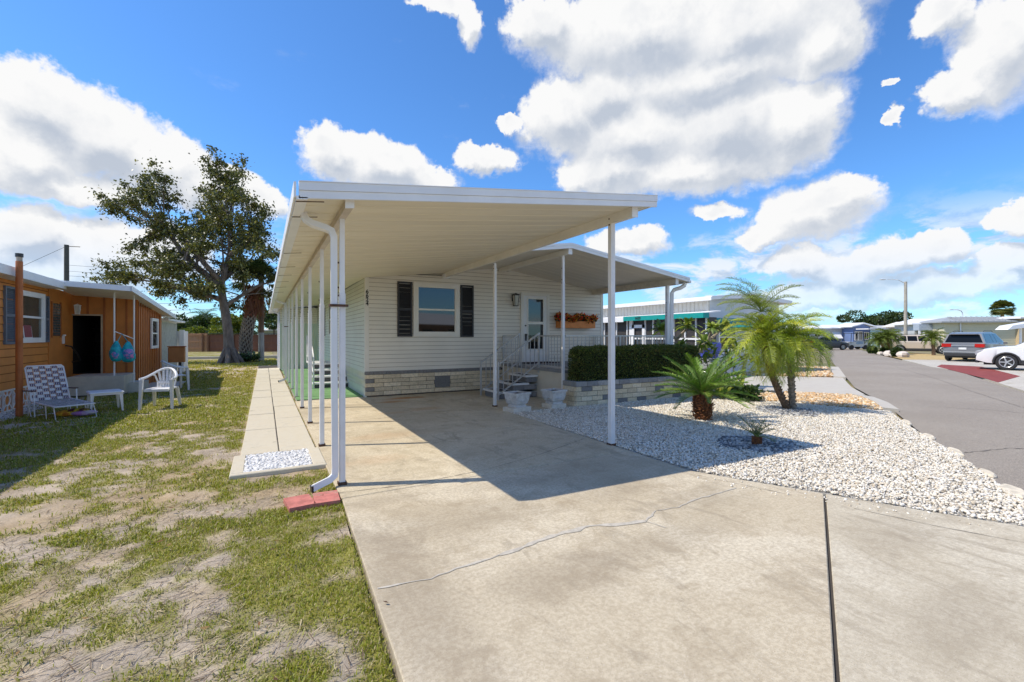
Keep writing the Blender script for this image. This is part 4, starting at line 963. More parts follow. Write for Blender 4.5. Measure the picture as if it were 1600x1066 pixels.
m.box(OX+.012,15.0,1.46,OX+.04,15.05,2.34); m.box(OX+.012,15.55,1.46,OX+.04,15.6,2.34); q = m.build('slats', M_batten, oh); q.parent = o
m = MB(); m.lathe([(0,0),(.035,0),(.035,.03),(0,.04)],10,(OX+.05,15.72,1.50)); m.box(OX+.012,15.7,1.3,OX+.05,15.76,1.5); m.build('door_handle', M_alu, oh)
m = MB(); m.tube([(OX+.03,15.85,1.25),(OX+.14,15.9,1.22),(OX+.2,16.15,1.0),(OX+.2,16.3,.85),(OX+.03,16.34,.8)], .02, 6); m.build('grab_rail', M_blk, oh)
# eave
m = MB(); 
for (ya,yb,za,zb) in ((4.2,14.75,2.90,2.78),):
    m.hexa([(-4.22,ya,za-.20),(-4.18,ya,za-.20),(-4.18,yb,zb-.16),(-4.22,yb,zb-.16),(-4.22,ya,za),(-4.18,ya,za),(-4.18,yb,zb),(-4.22,yb,zb)])
m.build('fascia', M_white, oh)
m = MB(); m.add([(-4.22,4.2,2.88),(-4.22,14.75,2.765),(-7.2,16.2,3.1),(-7.2,4.2,3.3)],[(0,1,2,3)]); m.add([(-4.22,4.2,2.70),(-4.22,14.75,2.62),(-7.2,14.75,2.66),(-7.2,4.2,2.70)],[(3,2,1,0)]); m.add([(-7.2,4.2,3.3),(-7.2,16.2,3.1),(-10,16.2,2.9),(-10,4.2,2.9)],[(0,1,2,3)]); m.build('roof', M_white, oh)
# porch canopy over the recess and addition roof
m = MB()
def ocan(z0, z1):
    return [(-4.5,14.62,2.74+z0),(-2.95,14.62,2.66+z0),(-2.86,20.4,2.16+z0),(-4.5,20.4,2.25+z0),(-4.5,14.62,2.74+z1),(-2.95,14.62,2.66+z1),(-2.86,20.4,2.16+z1),(-4.5,20.4,2.25+z1)]
m.hexa(ocan(0,.05)); m.build('canopy_roof', pm('canopy_under', (.78,.75,.66), .6, .05, 3), oh)
m = MB(); m.hexa([(-4.5,14.58,2.70),(-2.93,14.58,2.62),(-2.93,14.61,2.62),(-4.5,14.61,2.70),(-4.5,14.58,2.83),(-2.93,14.58,2.75),(-2.93,14.61,2.75),(-4.5,14.61,2.83)])
m.hexa([(-2.94,14.58,2.62),(-2.91,14.58,2.62),(-2.82,20.4,2.12),(-2.85,20.4,2.12),(-2.94,14.58,2.75),(-2.91,14.58,2.75),(-2.82,20.4,2.25),(-2.85,20.4,2.25)]); m.build('canopy_fascia', M_white, oh)
# recess wall with open doorway, side wall
AY = 16.4; SX = -3.15
m = MB(); m.box(-4.55,AY,2.05,-3.93,AY+.08,2.6); m.box(-3.93,AY,0,SX,AY+.08,2.6); m.box(SX-.08,AY+.08,0,SX,19.8,2.35); m.box(-4.55,AY,0,-3.93,AY+.08,.47); m.build('board_wall', M_ord, oh)
m = MB()
for x in (-4.24,-3.90,-3.66,-3.42,-3.22): m.box(x,AY-.02,.0 if x > -3.95 else 2.05,x+.045,AY+.001,2.6)
for i in range(12): y = AY+.02+i*.27; m.box(SX-.001,y,0,SX+.022,y+.05,2.56-.07*y+1.15 if False else 2.48-.07*(y-AY)*1.2)
m.build('batten', M_batten, oh)
m = MB(); m.box(-4.55,AY-.025,2.05,-3.91,AY+.002,2.09); m.box(-3.945,AY-.025,.47,-3.905,AY+.002,2.05); m.build('door_frame', pm('pale_jamb', (.45,.35,.25), .6), oh)
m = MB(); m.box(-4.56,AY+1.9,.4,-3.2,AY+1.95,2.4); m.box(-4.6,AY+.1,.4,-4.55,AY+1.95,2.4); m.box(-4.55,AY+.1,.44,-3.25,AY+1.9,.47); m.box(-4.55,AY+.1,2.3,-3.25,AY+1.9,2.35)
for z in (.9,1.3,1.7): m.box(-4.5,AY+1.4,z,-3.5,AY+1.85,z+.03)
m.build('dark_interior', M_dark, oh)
w = window(oh, 'y', SX+.02, 1, 17.9, 18.9, 1.10, 2.06, 0, .09, mt=M_white)
m = MB(); m.box(-4.3,15.2,0,-3.2,16.38,.47); m.box(-3.2,15.6,0,-2.9,16.38,.25); m.build('door_step', pm('step_concrete', (.55,.52,.44), .9, .1, 4), oh)
m = MB(); m.box(-3.2,15.55,-.03,-2.25,18.2,.02); struct(m, 'side_path', M_pale)
for (x, y, z0) in ((-3.43,15.35,.47),(-3.08,15.62,.0)):
    m = MB(); m.tube([(x,y,z0),(x,y,2.62)], .02, 8); m.build('post', M_white, oh)
m = MB(); m.tube([(-3.43,15.35,1.62),(-3.08,15.6,1.42)], .012, 6); m.build('cross_bar', M_white, oh)
# pierced screen under the wall
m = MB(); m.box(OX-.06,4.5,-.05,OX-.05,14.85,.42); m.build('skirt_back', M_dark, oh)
m = MB(); y = 7.5
while y < 14.7:
    m.box(OX-.02,y,-.05,OX+.02,y+.02,.42); m.box(OX-.02,y,.38,OX+.02,y+.4,.42); m.box(OX-.02,y,-.05,OX+.02,y+.4,.0)
    for (cy, cz) in ((y+.2,.2),): m.tube([(OX,cy+.11*math.cos(t),cz+.11*math.sin(t)) for t in [math.pi*2*q/12 for q in range(13)]], .018, 5, False)
    for (a,b,c,d) in ((.02,.02,.12,.12),(.38,.02,.28,.12),(.02,.38,.12,.28),(.38,.38,.28,.28)): m.bar((OX,y+a,b),(OX,y+c,d),.03)
    m.bar((OX,y+.2,.0),(OX,y+.2,.09),.03); m.bar((OX,y+.2,.31),(OX,y+.2,.4),.03)
    y += .4
m.build('pierced_block_skirt', M_white, oh)
m = MB(); m.tube([(-4.1,12.1,-.05),(-4.1,12.1,2.92)], .052, 12); t_ = thing('vent_pipe', 'tall orange painted vent pipe with a black cap in front of the orange house', 'pipe', (-4.1,12.1,0)); m.build('pipe', pm('orange_pipe', (.42,.13,.035), .6, .15, 4), t_)
m = MB(); m.tube([(-4.1,12.1,2.92),(-4.1,12.1,3.0)], .045, 12); m.build('pipe_top', pm('worn_pipe', (.4,.33,.25), .7, .3, 8), t_)
m = MB(); m.tube([(-4.1,12.1,3.0),(-4.1,12.1,3.07)], .058, 12); m.build('cap', M_blk, t_)
lantern(-4.35, 16.2, 2.2, M_white, pm('lantern_glass', (.55,.55,.5), .2), 'small white lantern at the corner of the orange house by the open doorway', .8)
# white shed behind it
ws = thing('garden_shed', 'off white ribbed shed behind the orange house', 'shed', (-3.2,20,0))
m = MB(); m.box(-6,19.85,0,-3.22,23.4,2.05); m.build('wall', pm('shed_white', (.62,.64,.60), .5, .06, 3), ws)
m = MB()
for i in range(15): m.box(-3.22,19.95+.23*i,0,-3.19,20.03+.23*i,2.0)
m.build('rib', pm('shed_rib', (.52,.56,.53), .5), ws)
m = MB(); m.box(-6.1,19.8,2.05,-2.95,23.6,2.12); m.build('roof', M_white, ws)
m = MB(); m.box(-3.1,23.2,0,-2.95,23.5,1.75); m.box(-3.4,23.5,0,-2.95,24.4,1.7); m.build('side_panel', M_white, ws)
# orange brown box on a post
bx = thing('utility_box', 'orange brown metal box on a post beside the white shed', 'box', (-2.6,19.2,0))
m = MB(); m.bbox(-2.86,19.05,.60,-2.4,19.3,1.12,.02); m.build('box', pm('brown_box', (.42,.17,.05), .6, .1, 5), bx)
m = MB(); m.box(-2.58,19.12,-.05,-2.5,19.2,.6); m.build('post', M_blk, bx)
m = MB(); m.box(-2.88,19.03,1.12,-2.38,19.32,1.15); m.build('lid', M_batten, bx)
# turquoise bag
bg = thing('swim_bag', 'turquoise swim floats hanging in a bundle from the thin porch pole', 'swim bag', (-3.26,15.36,1.0))
def blob(c, r, n=14, k=10, sag=0.):
    m = MB(); vs = []; fs = []
    for i in range(k+1):
        ph = math.pi*i/k
        for j in range(n):
            t = 2*math.pi*j/n; q = 1+.08*math.sin(3*t+i)+.05*math.sin(7*t+2*i)
            vs.append((c[0]+r[0]*math.sin(ph)**(.8)*math.cos(t)*q*(1+sag*math.cos(math.pi-ph)), c[1]+r[1]*math.sin(ph)**.8*math.sin(t)*q*(1+sag*math.cos(math.pi-ph)), c[2]+r[2]*math.cos(ph)))
    for i in range(k):
        for j in range(n): l=(j+1)%n; fs.append((i*n+j,(i+1)*n+j,(i+1)*n+l,i*n+l))
    return m.add(vs, fs)
M_tq = pm('turquoise_fabric', (.01,.36,.48), .5, .25, 9, c2=(.02,.45,.50)); M_pk = pm('print_fabric', (.05,.30,.60), .5, .2, 16, c2=(.60,.20,.50))
blob((-3.38,15.30,1.10),(.13,.10,.27),sag=.45).build('float', M_tq, bg, smooth=True); blob((-3.15,15.34,1.08),(.14,.10,.28),sag=.45).build('float', M_tq, bg, smooth=True)
blob((-3.13,15.29,1.02),(.12,.09,.15)).build('printed_patch', M_pk, bg, smooth=True); blob((-3.38,15.26,1.0),(.09,.09,.11)).build('printed_patch', M_pk, bg, smooth=True)
m = MB(); m.tube([(-3.36,15.3,1.34),(-3.28,15.36,1.56),(-3.15,15.36,1.34)], .012, 5); m.build('cord', M_tq, bg)

# ------------------------------------------------------------------ garden chairs
M_pl = pm('white_plastic', (.76,.76,.76), .35, .04, 4)
def chair(loc, rz, label, grp='white plastic armchairs on the lawn'):
    t = thing('plastic_chair', label, 'chair', loc, rz, grp)   # faces -y
    W = .27; m = MB()
    vs = []; n = 8
    m.bbox(-.22,-.25,.40,.22,.2,.425,.01); m.box(-.22,-.262,.37,.22,-.245,.42); m.build('seat', M_pl, t, world=False)
    m = MB()    # arm and back hoop in one band
    path = []
    for i in range(25):
        a = math.pi*i/24; x = -.29*math.cos(a) ; y = -.24+.52*math.sin(a)**.9; z = .635+.19*math.sin(a)**2.2
        path.append((x,y,z))
    m.tube([(-.285,-.25,.60)]+path+[(.285,-.25,.60)], [.02]+[.027]*25+[.02], 6); m.build('arm_hoop', M_pl, t, world=False, smooth=True)
    m = MB()
    for i in range(7):
        u = (i-3)/3; xb = .15*u; xt = .22*u
        ybk = .20; a = math.acos(max(-1,min(1,-xt/.29))); yt = -.24+.52*math.sin(a)**.9; zt = .635+.19*math.sin(a)**2.2
        pts = [(xb,ybk,.41),((xb*.8+xt*.2),ybk+.03,.54),((xb*.4+xt*.6),(ybk+yt)/2+.02,.68),(xt,yt,zt)]
        for q in range(3): m.bar(pts[q],pts[q+1],.042 if abs(i-3)<3 else .03,.012,(0,-1,0))
    m.box(-.15,.195,.50,.15,.207,.55); m.build('backrest', M_pl, t, world=False)
    for sx in (-1,1):
        m = MB(); m.hexa([(sx*.285-.022,-.285,0),(sx*.285+.022,-.285,0),(sx*.285+.022,-.24,0),(sx*.285-.022,-.24,0),(sx*.265-.03,-.275,.62),(sx*.265+.03,-.275,.62),(sx*.265+.03,-.21,.62),(sx*.265-.03,-.21,.62)]); m.build('leg', M_pl, t, world=False)
        m = MB(); m.hexa([(sx*.24-.022,.26,0),(sx*.24+.022,.26,0),(sx*.24+.022,.30,0),(sx*.24-.022,.30,0),(sx*.21-.03,.15,.42),(sx*.21+.03,.15,.42),(sx*.21+.03,.21,.42),(sx*.21-.03,.21,.42)]); m.build('leg', M_pl, t, world=False)
    return t
chair((-1.92,12.1,-.03), -R(12), 'white plastic armchair facing the yard, nearer of the two on the grass')
chair((-2.25,15.9,-.03), R(115), 'white plastic armchair turned sideways behind the other, beside the concrete path')
tb = thing('plastic_table', 'small square white plastic table beside the lounger', 'table', (-2.86,12.15,-.03), R(20))
m = MB(); m.bbox(-.27,-.27,.385,.27,.27,.41,.02); m.box(-.25,-.25,.34,.25,-.24,.385); m.box(-.25,.24,.34,.25,.25,.385); m.box(-.25,-.24,.34,-.24,.24,.385); m.box(.24,-.24,.34,.25,.24,.385); m.build('tabletop', M_pl, tb, world=False)
for sx in (-1,1):
    for sy in (-1,1):
        m = MB(); x, y = sx*.215, sy*.215; m.hexa([(x*1.13-.014,y*1.13-.014,0),(x*1.13+.014,y*1.13-.014,0),(x*1.13+.014,y*1.13+.014,0),(x*1.13-.014,y*1.13+.014,0),(x-.03,y-.03,.385),(x+.03,y-.03,.385),(x+.03,y+.03,.385),(x-.03,y+.03,.385)]); m.build('leg', M_pl, tb, world=False)
# folding lounger, local: head at -x, foot at +x
lg = thing('folding_lounger', 'folding lounger woven of white and purple webbing at the orange house', 'lounger', (-3.5,11.85,-.03), -R(56)); lg.scale = (.92,.92,.96)
# webbing straps
def web(m, O, U, Vv, nu, nv, c1, c2, g=.12):
    O, U, Vv = Vector(O), Vector(U), Vector(Vv); N = U.cross(Vv).normalized()*.004
    for i in range(nu):
        for j in range(nv):
            over = (i+j)%2 == 0
            p = O+U*(i+g/2)/nu+Vv*(j+g/2)/nv; a = U*(1-g)/nu; b = Vv*(1-g)/nv
            m.cur = c1; m.quad(p, p+a, p+a+b, p+b)
            if not over:
                m.cur = c2
                for q in (.1,.42,.74): m.quad(p+a*q+N, p+a*(q+.2)+N, p+a*(q+.2)+b+N, p+a*q+b+N); m.quad(p+a*q-N, p+a*q+b-N, p+a*(q+.2)+b-N, p+a*(q+.2)-N)
M_web = pm('webbing', (1,1,1), .7, .06, 30, attr=True)
WHT, PUR = (.72,.70,.68), (.10,.045,.09)
# backrest leans back from the seat hinge, foot end on the ground
hb = Vector((-.28,0,.30)); tp = Vector((-.62,0,.98))
m = MB(); web(m, hb+Vector((0,-.29,0)), (0,.58,0), tp-hb, 6, 12, WHT, PUR); 
m.build('back_webbing', M_web, lg, world=False, colr=True)
m = MB(); web(m, (-.28,-.29,.30), (0,.58,0), (1.16,0,-.03), 6, 16, (.58,.56,.54), (.25,.21,.2)); m.build('seat_webbing', M_web, lg, world=False, colr=True)
m = MB(); m.tube([hb+Vector((0,-.30,0)), tp+Vector((0,-.30,-.03)), tp+Vector((.0,-.27,.0)), tp+Vector((0,.27,.0)), tp+Vector((0,.30,-.03)), hb+Vector((0,.30,0))], .014, 6); m.build('back_frame', M_alu, lg, world=False)
m = MB()
for s in (-1,1): m.tube([(-.30,s*.3,.30),(.3,s*.3,.28),(.88,s*.3,.265)], .014, 6)
m.tube([(.88,-.3,.265),(.88,.3,.265)], .014, 6); m.build('seat_frame', M_alu, lg, world=False)
for x0, x1 in ((.80,.95),(-.35,-.42),(.42,.50)):
    m = MB(); m.tube([(x0,-.3,.27),(x1,-.31,.0),(x1,.31,.0),(x0,.3,.27)], .012, 6); m.build('leg', M_alu, lg, world=False)
for s in (-1,1):
    m = MB(); m.bar((-.55,s*.33,.50),(-.02,s*.33,.52),.05,.02); m.build('armrest', pm('brown_arm', (.10,.04,.03), .5), lg, world=False)
    m = MB(); m.tube([(-.05,s*.33,.51),(.0,s*.33,.0)], .012, 6); m.tube([(-.5,s*.33,.50),(-.25,s*.31,.0)], .010, 6); m.build('arm_strut', M_alu, lg, world=False)
tw = thing('towel', 'crumpled colourful beach towel lying under the lounger', 'towel', (-2.95,11.5,0))
for c, r, mt in (((-3.25,11.52,.05),(.18,.12,.06),pm('towel_orange', (.60,.22,.03), .9, .3, 12, c2=(.7,.5,.05))),((-3.0,11.47,.04),(.20,.13,.05),pm('towel_print', (.65,.62,.60), .9, .3, 9, c2=(.35,.16,.42))),((-3.1,11.5,.08),(.2,.1,.05),pm('towel_dark', (.10,.02,.04), .9, .3, 12, c2=(.55,.45,.03)))): blob(c, r, 16, 8).build('fold', mt, tw, smooth=True)

# ================================================================== TREES AND PLANTS
M_bark = pm('tree_bark', (.17,.135,.11), .95, .35, 5, bump=1., bscale=25, stretch=(1,1,.35), stain=((.24,.21,.19), 3, .58))
def limb(m, a, b, r0, r1, sag=0, wig=.12, n=7, seg=6):
    a, b = Vector(a), Vector(b); L = (b-a).length; pts = []; ph = random.random()*6; side = Vector((random.uniform(-1,1),random.uniform(-1,1),random.uniform(-.5,.5)))
    for i in range(n+1):
        t = i/n; p = a.lerp(b, t)+side*wig*L*.35*math.sin(math.pi*t)+Vector((random.uniform(-1,1),random.uniform(-1,1),random.uniform(-1,1)))*wig*.1*L*(0<i<n)
        p.z += sag*L*math.sin(math.pi*t); pts.append(p)
    m.tube(pts, [r0+(r1-r0)*i/n for i in range(n+1)], seg, False); return pts
def at(px, py, k): 
    t = (px-800)/711; return ((FC*t+FS)*k, (FC-FS*t)*k, 1.5+(525-py)/711*k)
# crown points measured off the tree, metres from its foot: across, height
def big_tree():
    X0, Y0 = -1.75, 30.0
    t = thing('shade_tree', 'tall broad open crowned tree with grey trunk in the back yard', 'tree', (X0,Y0,0))
    k = 25.6
    def W(px, py, dy): u = (px-357)/711*k; return Vector((X0+FC*u+FS*dy, Y0-FS*u+FC*dy, 1.5+(525-py)/711*k))
    m = MB()
    trunk = [W(360,570,0),W(358,555,0),W(356,520,0),W(352,490,0),W(348,470,0),W(345,445,0)]
    m.tube(trunk, [.44,.28,.24,.23,.20,.17], 12)
    for q in range(7):
        a = q*.9; m.tube([trunk[0]+Vector((math.cos(a)*.65,math.sin(a)*.65,-.05)), trunk[1]+Vector((math.cos(a)*.15,math.sin(a)*.15,.35))],[.12,.16],6)
    forks = {'c': (W(345,445,0), W(352,395,.3), .14), 't': (W(352,395,.3), W(358,320,.2), .07), 'l': (W(345,450,0), W(300,405,-.4), .17), 'l2': (W(300,405,-.4), W(255,345,-.6), .11), 'r': (W(352,400,.3), W(395,375,.4), .12), 'll': (W(347,470,0), W(280,450,-.8), .13), 'lb': (W(350,480,0), W(395,440,1.), .10), 'fr': (W(345,440,0), W(330,390,-2.), .12), 'bk': (W(345,440,0), W(350,400,2.4), .12)}
    for a, b, r in forks.values(): limb(m, a, b, r*1.25, r*.8, .03)
    tips = [(175,322,'l2'),(212,340,'l2'),(232,300,'l2'),(238,285,'l2'),(262,305,'l2'),(285,290,'l2'),(298,325,'l2'),(205,385,'l2'),(235,370,'l2'),(225,410,'ll'),(172,425,'ll'),(192,435,'ll'),(215,432,'ll'),(250,445,'ll'),(272,425,'l'),(292,385,'l'),(262,350,'l2'),(320,352,'l'),(318,380,'l'),
            (345,262,'t'),(372,262,'t'),(352,290,'t'),(333,292,'t'),(380,285,'t'),(385,305,'t'),(328,318,'t'),(372,330,'t'),(350,335,'c'),(385,345,'r'),(418,330,'r'),(433,345,'r'),(405,360,'r'),(425,385,'r'),(440,400,'r'),(395,400,'r'),(418,415,'lb'),(385,430,'lb'),(432,430,'lb'),(400,455,'lb'),
            (275,462,'ll'),(300,465,'ll'),(325,455,'ll'),(345,480,'ll'),(320,430,'l'),(345,415,'c'),(365,395,'c'),(305,420,'l'),(370,455,'lb'),(335,360,'c'),(355,350,'c'),(280,365,'l2'),(250,330,'l2'),(300,350,'l'),(340,395,'fr'),(320,410,'fr'),(360,375,'bk'),(385,385,'bk'),(330,440,'fr'),(375,415,'bk'),(300,440,'fr'),(285,400,'fr')]
    allP = []
    for (px, py, f) in tips:
        a, b, r = forks[f]; dy = random.uniform(-2.6,2.6)*(.6 if py < 320 else 1)
        if px < 240: dy *= .6
        p = W(px, py, dy); s = a.lerp(b, random.uniform(.35,1.)); pts = limb(m, s, p, r*.42, .02, .03, .11)
        for q in range(3):
            d = pts[random.randint(3,6)]; e = p+Vector((random.gauss(0,.5),random.gauss(0,.5),random.gauss(0,.4))); limb(m, d, e, .03, .008, 0, .2, 4, 4)
            allP += [e, e.lerp(d,.3)]
        allP += [p, pts[-2], pts[-3]]
    for _ in range(60):   # thin bare twigs in the middle
        f = random.choice(list(forks.values())); a = f[0].lerp(f[1], random.random()); limb(m, a, a+Vector((random.gauss(0,1),random.gauss(0,1),random.gauss(.3,.6))), .03, .006, 0, .25, 4, 4)
    m.build('trunk', M_bark, t, smooth=True)
    allP = np.array([tuple(p) for p in allP])
    def fn(n):
        c = allP[RNG.integers(0,len(allP),n)]; cl = RNG.normal(0,1,(n,3)); cl /= np.linalg.norm(cl,axis=1)[:,None]
        sub = np.round(c*3)/3.; g = RNG.normal(0,1,(n,3))*np.array([[.27,.27,.17]])
        # gather leaves into small sprays
        P = c+g; key = np.floor(P*2.6); hsh = np.sin(key[:,0]*12.9+key[:,1]*78.2+key[:,2]*37.7)*43758.5; keep = (hsh-np.floor(hsh)) > .42
        P = np.where(keep[:,None], P, c+g*.35)
        return P, cl+np.array([[0,0,.3]])
    V, C = leaves(44000, fn, .155, .050, [(.08,.095,.025),(.12,.13,.03),(.05,.06,.02),(.17,.17,.04),(.21,.20,.06)], .3)
    npmesh('crown', V, quads(V), leafmat('tree_leaf', tr=.25, rough=.4), t, C)
random.seed(5); big_tree(); random.seed(21)

def frond(base, az, el0, length, droop, ll, lw, n, up=.5, curl=1., tip=.35, jit=.12):
    """returns leaflet quads of a pinnate frond and rachis points"""
    base = np.array(base, float); d = np.array([math.cos(az)*math.cos(el0), math.sin(az)*math.cos(el0), math.sin(el0)]); h = np.array([math.cos(az), math.sin(az), 0]); side = np.array([-math.sin(az), math.cos(az), 0])
    pts = []; p = base.copy(); e = el0; N = 14
    for i in range(N+1):
        pts.append(p.copy()); e = el0-droop*((i/N)**curl); dd = h*math.cos(e)+np.array([0,0,1])*math.sin(e); p = p+dd*length/N
    pts = np.array(pts); V = []
    for i in range(n):
        t = .12+.88*i/(n-1); f = t*N; k = min(int(f), N-1); q = pts[k]+(pts[k+1]-pts[k])*(f-k); tang = pts[k+1]-pts[k]; tang /= np.linalg.norm(tang)
        nrm = np.cross(side, tang); L = ll*(math.sin(math.pi*(.12+.80*t))**.7)*random.uniform(.85,1.1)
        for s in (-1,1):
            dv = side*s*.85+tang*(.45+.5*t)+nrm*(-up)*random.uniform(.6,1.2); dv += RNG.normal(0,jit,3); dv /= np.linalg.norm(dv); w = tang*lw
            mid = q+dv*L*.55; end = q+dv*L*.95+np.array([0,0,-1])*L*tip
            V += [q-w*.5, q+w*.5, mid+w*.6, mid-w*.6, mid-w*.6, mid+w*.6, end+w*.1, end-w*.1]
    return np.array(V), pts
def palm_head(parent, c, n, length, ll, lw, nl, el_rng, droop, cols, name='fronds', az0=0, tip=.35, rach=(.18,.22,.05), azw=None):
    Vs = []; Cs = []; m = MB()
    for i in range(n):
        az = az0+i*2.39996+random.uniform(-.2,.2); f = i/max(1,n-1); el = el_rng[1]+(el_rng[0]-el_rng[1])*f**1.1+random.uniform(-.12,.12)
        V, pts = frond(c, az, el, length*random.uniform(.82,1.1), droop*random.uniform(.8,1.2), ll, lw, nl, tip=tip)
        v = random.uniform(.75,1.2); cc = np.array(cols[random.randrange(len(cols))])*v
        Vs.append(V); Cs.append(np.repeat(cc[None], len(V), 0)*np.repeat(RNG.uniform(.8,1.2,(len(V)//8,1)),8,0)); m.tube([tuple(p) for p in pts[::2]], [lw*1.3*(1-.1*j) for j in range(8)], 4, False)
    V = np.concatenate(Vs); C = np.concatenate(Cs)
    npmesh(name, V, quads(V), leafmat('palm_leaf', tr=.35), parent, C); m.build('frond_stem', pm('frond_stem', rach, .6), parent)
def palm_trunk(parent, pts, r0, r1, c=(.16,.10,.06), name='trunk', boots=10, bw=.05, mt=None):
    m = MB(); P = [Vector(p) for p in pts]; n = len(P)
    m.tube(P, [r0+(r1-r0)*i/(n-1) for i in range(n)], 12)
    L = sum((P[i+1]-P[i]).length for i in range(n-1)); k = int(L*boots*6)
    for i in range(k):
        f = i/k*(n-1); j = min(int(f), n-2); p = P[j].lerp(P[j+1], f-j); r = r0+(r1-r0)*i/k; a = i*2.39996
        o = Vector((math.cos(a),math.sin(a),0)); m.bar(p+o*r*.85, p+o*(r*1.22)+Vector((0,0,bw*.9)), bw, bw*.35, (0,0,1))
    m.build(name, mt or pm('palm_bark', c, .95, .3, 20, bump=.8, bscale=60), parent)
YG = [(.36,.46,.03),(.48,.54,.04),(.26,.34,.03),(.56,.56,.07),(.32,.40,.03)]
t = thing('date_palm', 'feathery yellow green twin trunk date palm on the white gravel', 'palm', (9.3,5.55,0))
palm_trunk(t, [(9.42,5.48,-.05),(9.27,5.56,.3),(9.10,5.65,.75),(8.98,5.72,1.3),(8.97,5.76,1.9)], .062,.055)
palm_trunk(t, [(9.53,5.45,-.05),(9.50,5.46,.5),(9.46,5.46,1.0),(9.42,5.46,1.4)], .058,.055, mt=pm('palm_bark_grey', (.26,.21,.16), .95, .3, 20, bump=.8))
palm_head(t, (8.97,5.76,2.0), 12, .88, .22, .0075, 42, (.1,1.3), 1.3, [(.20,.25,.05),(.26,.31,.05),(.32,.37,.06)])
for az, el, L in ((2.6,1.5,1.05),(2.6,1.15,1.1),(2.9,.95,1.05),(2.3,1.3,1.1),(3.0,.7,1.0),(1.2,1.5,1.0)):
    V, pts = frond((8.97,5.76,2.0), az, el, L, 1.5, .22, .0075, 44); npmesh('long_frond', V, quads(V), leafmat('palm_leaf'), t, np.repeat(np.array([[.22,.27,.06]]),len(V),0))
palm_head(t, (9.40,5.46,1.42), 46, .90, .25, .0085, 40, (-.8,1.4), 1.5, YG)
palm_head(t, (8.95,5.68,1.45), 48, .92, .25, .0085, 40, (-.8,1.45), 1.5, YG)
for az, el, L in ((-.35,.75,1.25),(-.1,.6,1.3),(-.6,.5,1.1),(.15,.8,1.2),(-.8,.3,.9)):
    V, pts = frond((9.42,5.45,1.42), az, el, L, 2.3, .24, .009, 38); npmesh('long_frond', V, quads(V), leafmat('palm_leaf'), t, np.repeat(np.array([[.17,.22,.05]]),len(V),0))
t = thing('sago_palm', 'large dark green sago palm with a short shaggy brown trunk', 'sago palm', (6.94,5.56,0))
m = MB(); m.tube([(6.94,5.56,-.05),(6.95,5.56,.1),(6.93,5.56,.3),(6.93,5.56,.44)], [.10,.115,.125,.10], 14)
for i in range(260):
    f = i/260; a = i*2.39996; r = .10+.02*math.sin(f*3)+random.uniform(-.012,.012); p = Vector((6.94+r*math.cos(a),5.56+r*math.sin(a),-.02+.44*f)); m.bar(p, p+Vector((math.cos(a+random.uniform(-.5,.5))*.07*random.uniform(.3,1.2),math.sin(a)*.06,.08*random.uniform(-.3,1.4))), .026, .01)
m.build('trunk', pm('sago_bark', (.34,.13,.04), .95, .4, 26, c2=(.10,.04,.025), bump=1, bscale=60), t)
palm_head(t, (6.93,5.56,.44), 40, 1.0, .13, .0095, 64, (.08,1.2), .6, [(.08,.17,.03),(.12,.23,.035),(.17,.30,.04),(.24,.36,.06)], tip=.02, rach=(.2,.26,.06))
t = thing('sago_palm', 'small young sago palm in a ring of dark stones', 'sago palm', (5.97,3.9,0))
m = MB(); m.tube([(5.97,3.9,-.03),(5.97,3.9,.05),(5.97,3.9,.11)], [.045,.05,.03], 10)
for i in range(60): a = i*2.4; p = Vector((5.97+.045*math.cos(a),3.9+.045*math.sin(a),-.01+.1*i/60)); m.bar(p, p+Vector((math.cos(a)*.02,math.sin(a)*.02,.03)), .018, .008)
m.build('trunk', pm('sago_bark', (.26,.085,.03)), t)
palm_head(t, (5.97,3.9,.11), 9, .33, .085, .006, 26, (.25,1.2), .6, [(.06,.10,.03),(.09,.12,.04)], tip=.03)

# broadleaf shrubs between the hedge and the palms
def big_leaf_plant(t, c, n, L, W, cols, h, r, name='leaves', elr=(.1,1.3)):
    Vs = []; Cs = []
    for i in range(n):
        az = random.uniform(0,6.28); el = random.uniform(*elr); p = np.array([c[0]+random.gauss(0,r*.3), c[1]+random.gauss(0,r*.3), c[2]+random.uniform(0,h)]); l = L*random.uniform(.6,1.15)
        d = np.array([math.cos(az)*math.cos(el), math.sin(az)*math.cos(el), math.sin(el)]); s = np.array([-math.sin(az), math.cos(az), 0])
        q = [p, p+d*l*.35, p+d*l*.7+np.array([0,0,-.08*l]), p+d*l+np.array([0,0,-.28*l])]; w = [.25*W, W, .85*W, .05*W]; nr = np.cross(s, d)*W*.25
        for k in range(3):
            for sg in (-1,1): Vs += [q[k]-nr*.0, q[k+1]-nr*.0, q[k+1]+s*sg*w[k+1]+nr, q[k]+s*sg*w[k]+nr]
        cc = np.array(random.choice(cols))*random.uniform(.7,1.3); Cs.append(np.repeat(cc[None],24,0))
    V = np.array(Vs); npmesh(name, V, quads(V), leafmat('leaf'), t, np.concatenate(Cs))
GL = [(.14,.22,.04),(.24,.32,.05),(.36,.40,.07),(.08,.14,.03)]
PLC = [(.30,.36,.06),(.40,.44,.09),(.20,.27,.05),(.12,.18,.04)]
t = thing('plumeria', 'bare limbed plumeria with pale forked branches behind the hedge end', 'shrub', (11.0,9.4,0))
m = MB()
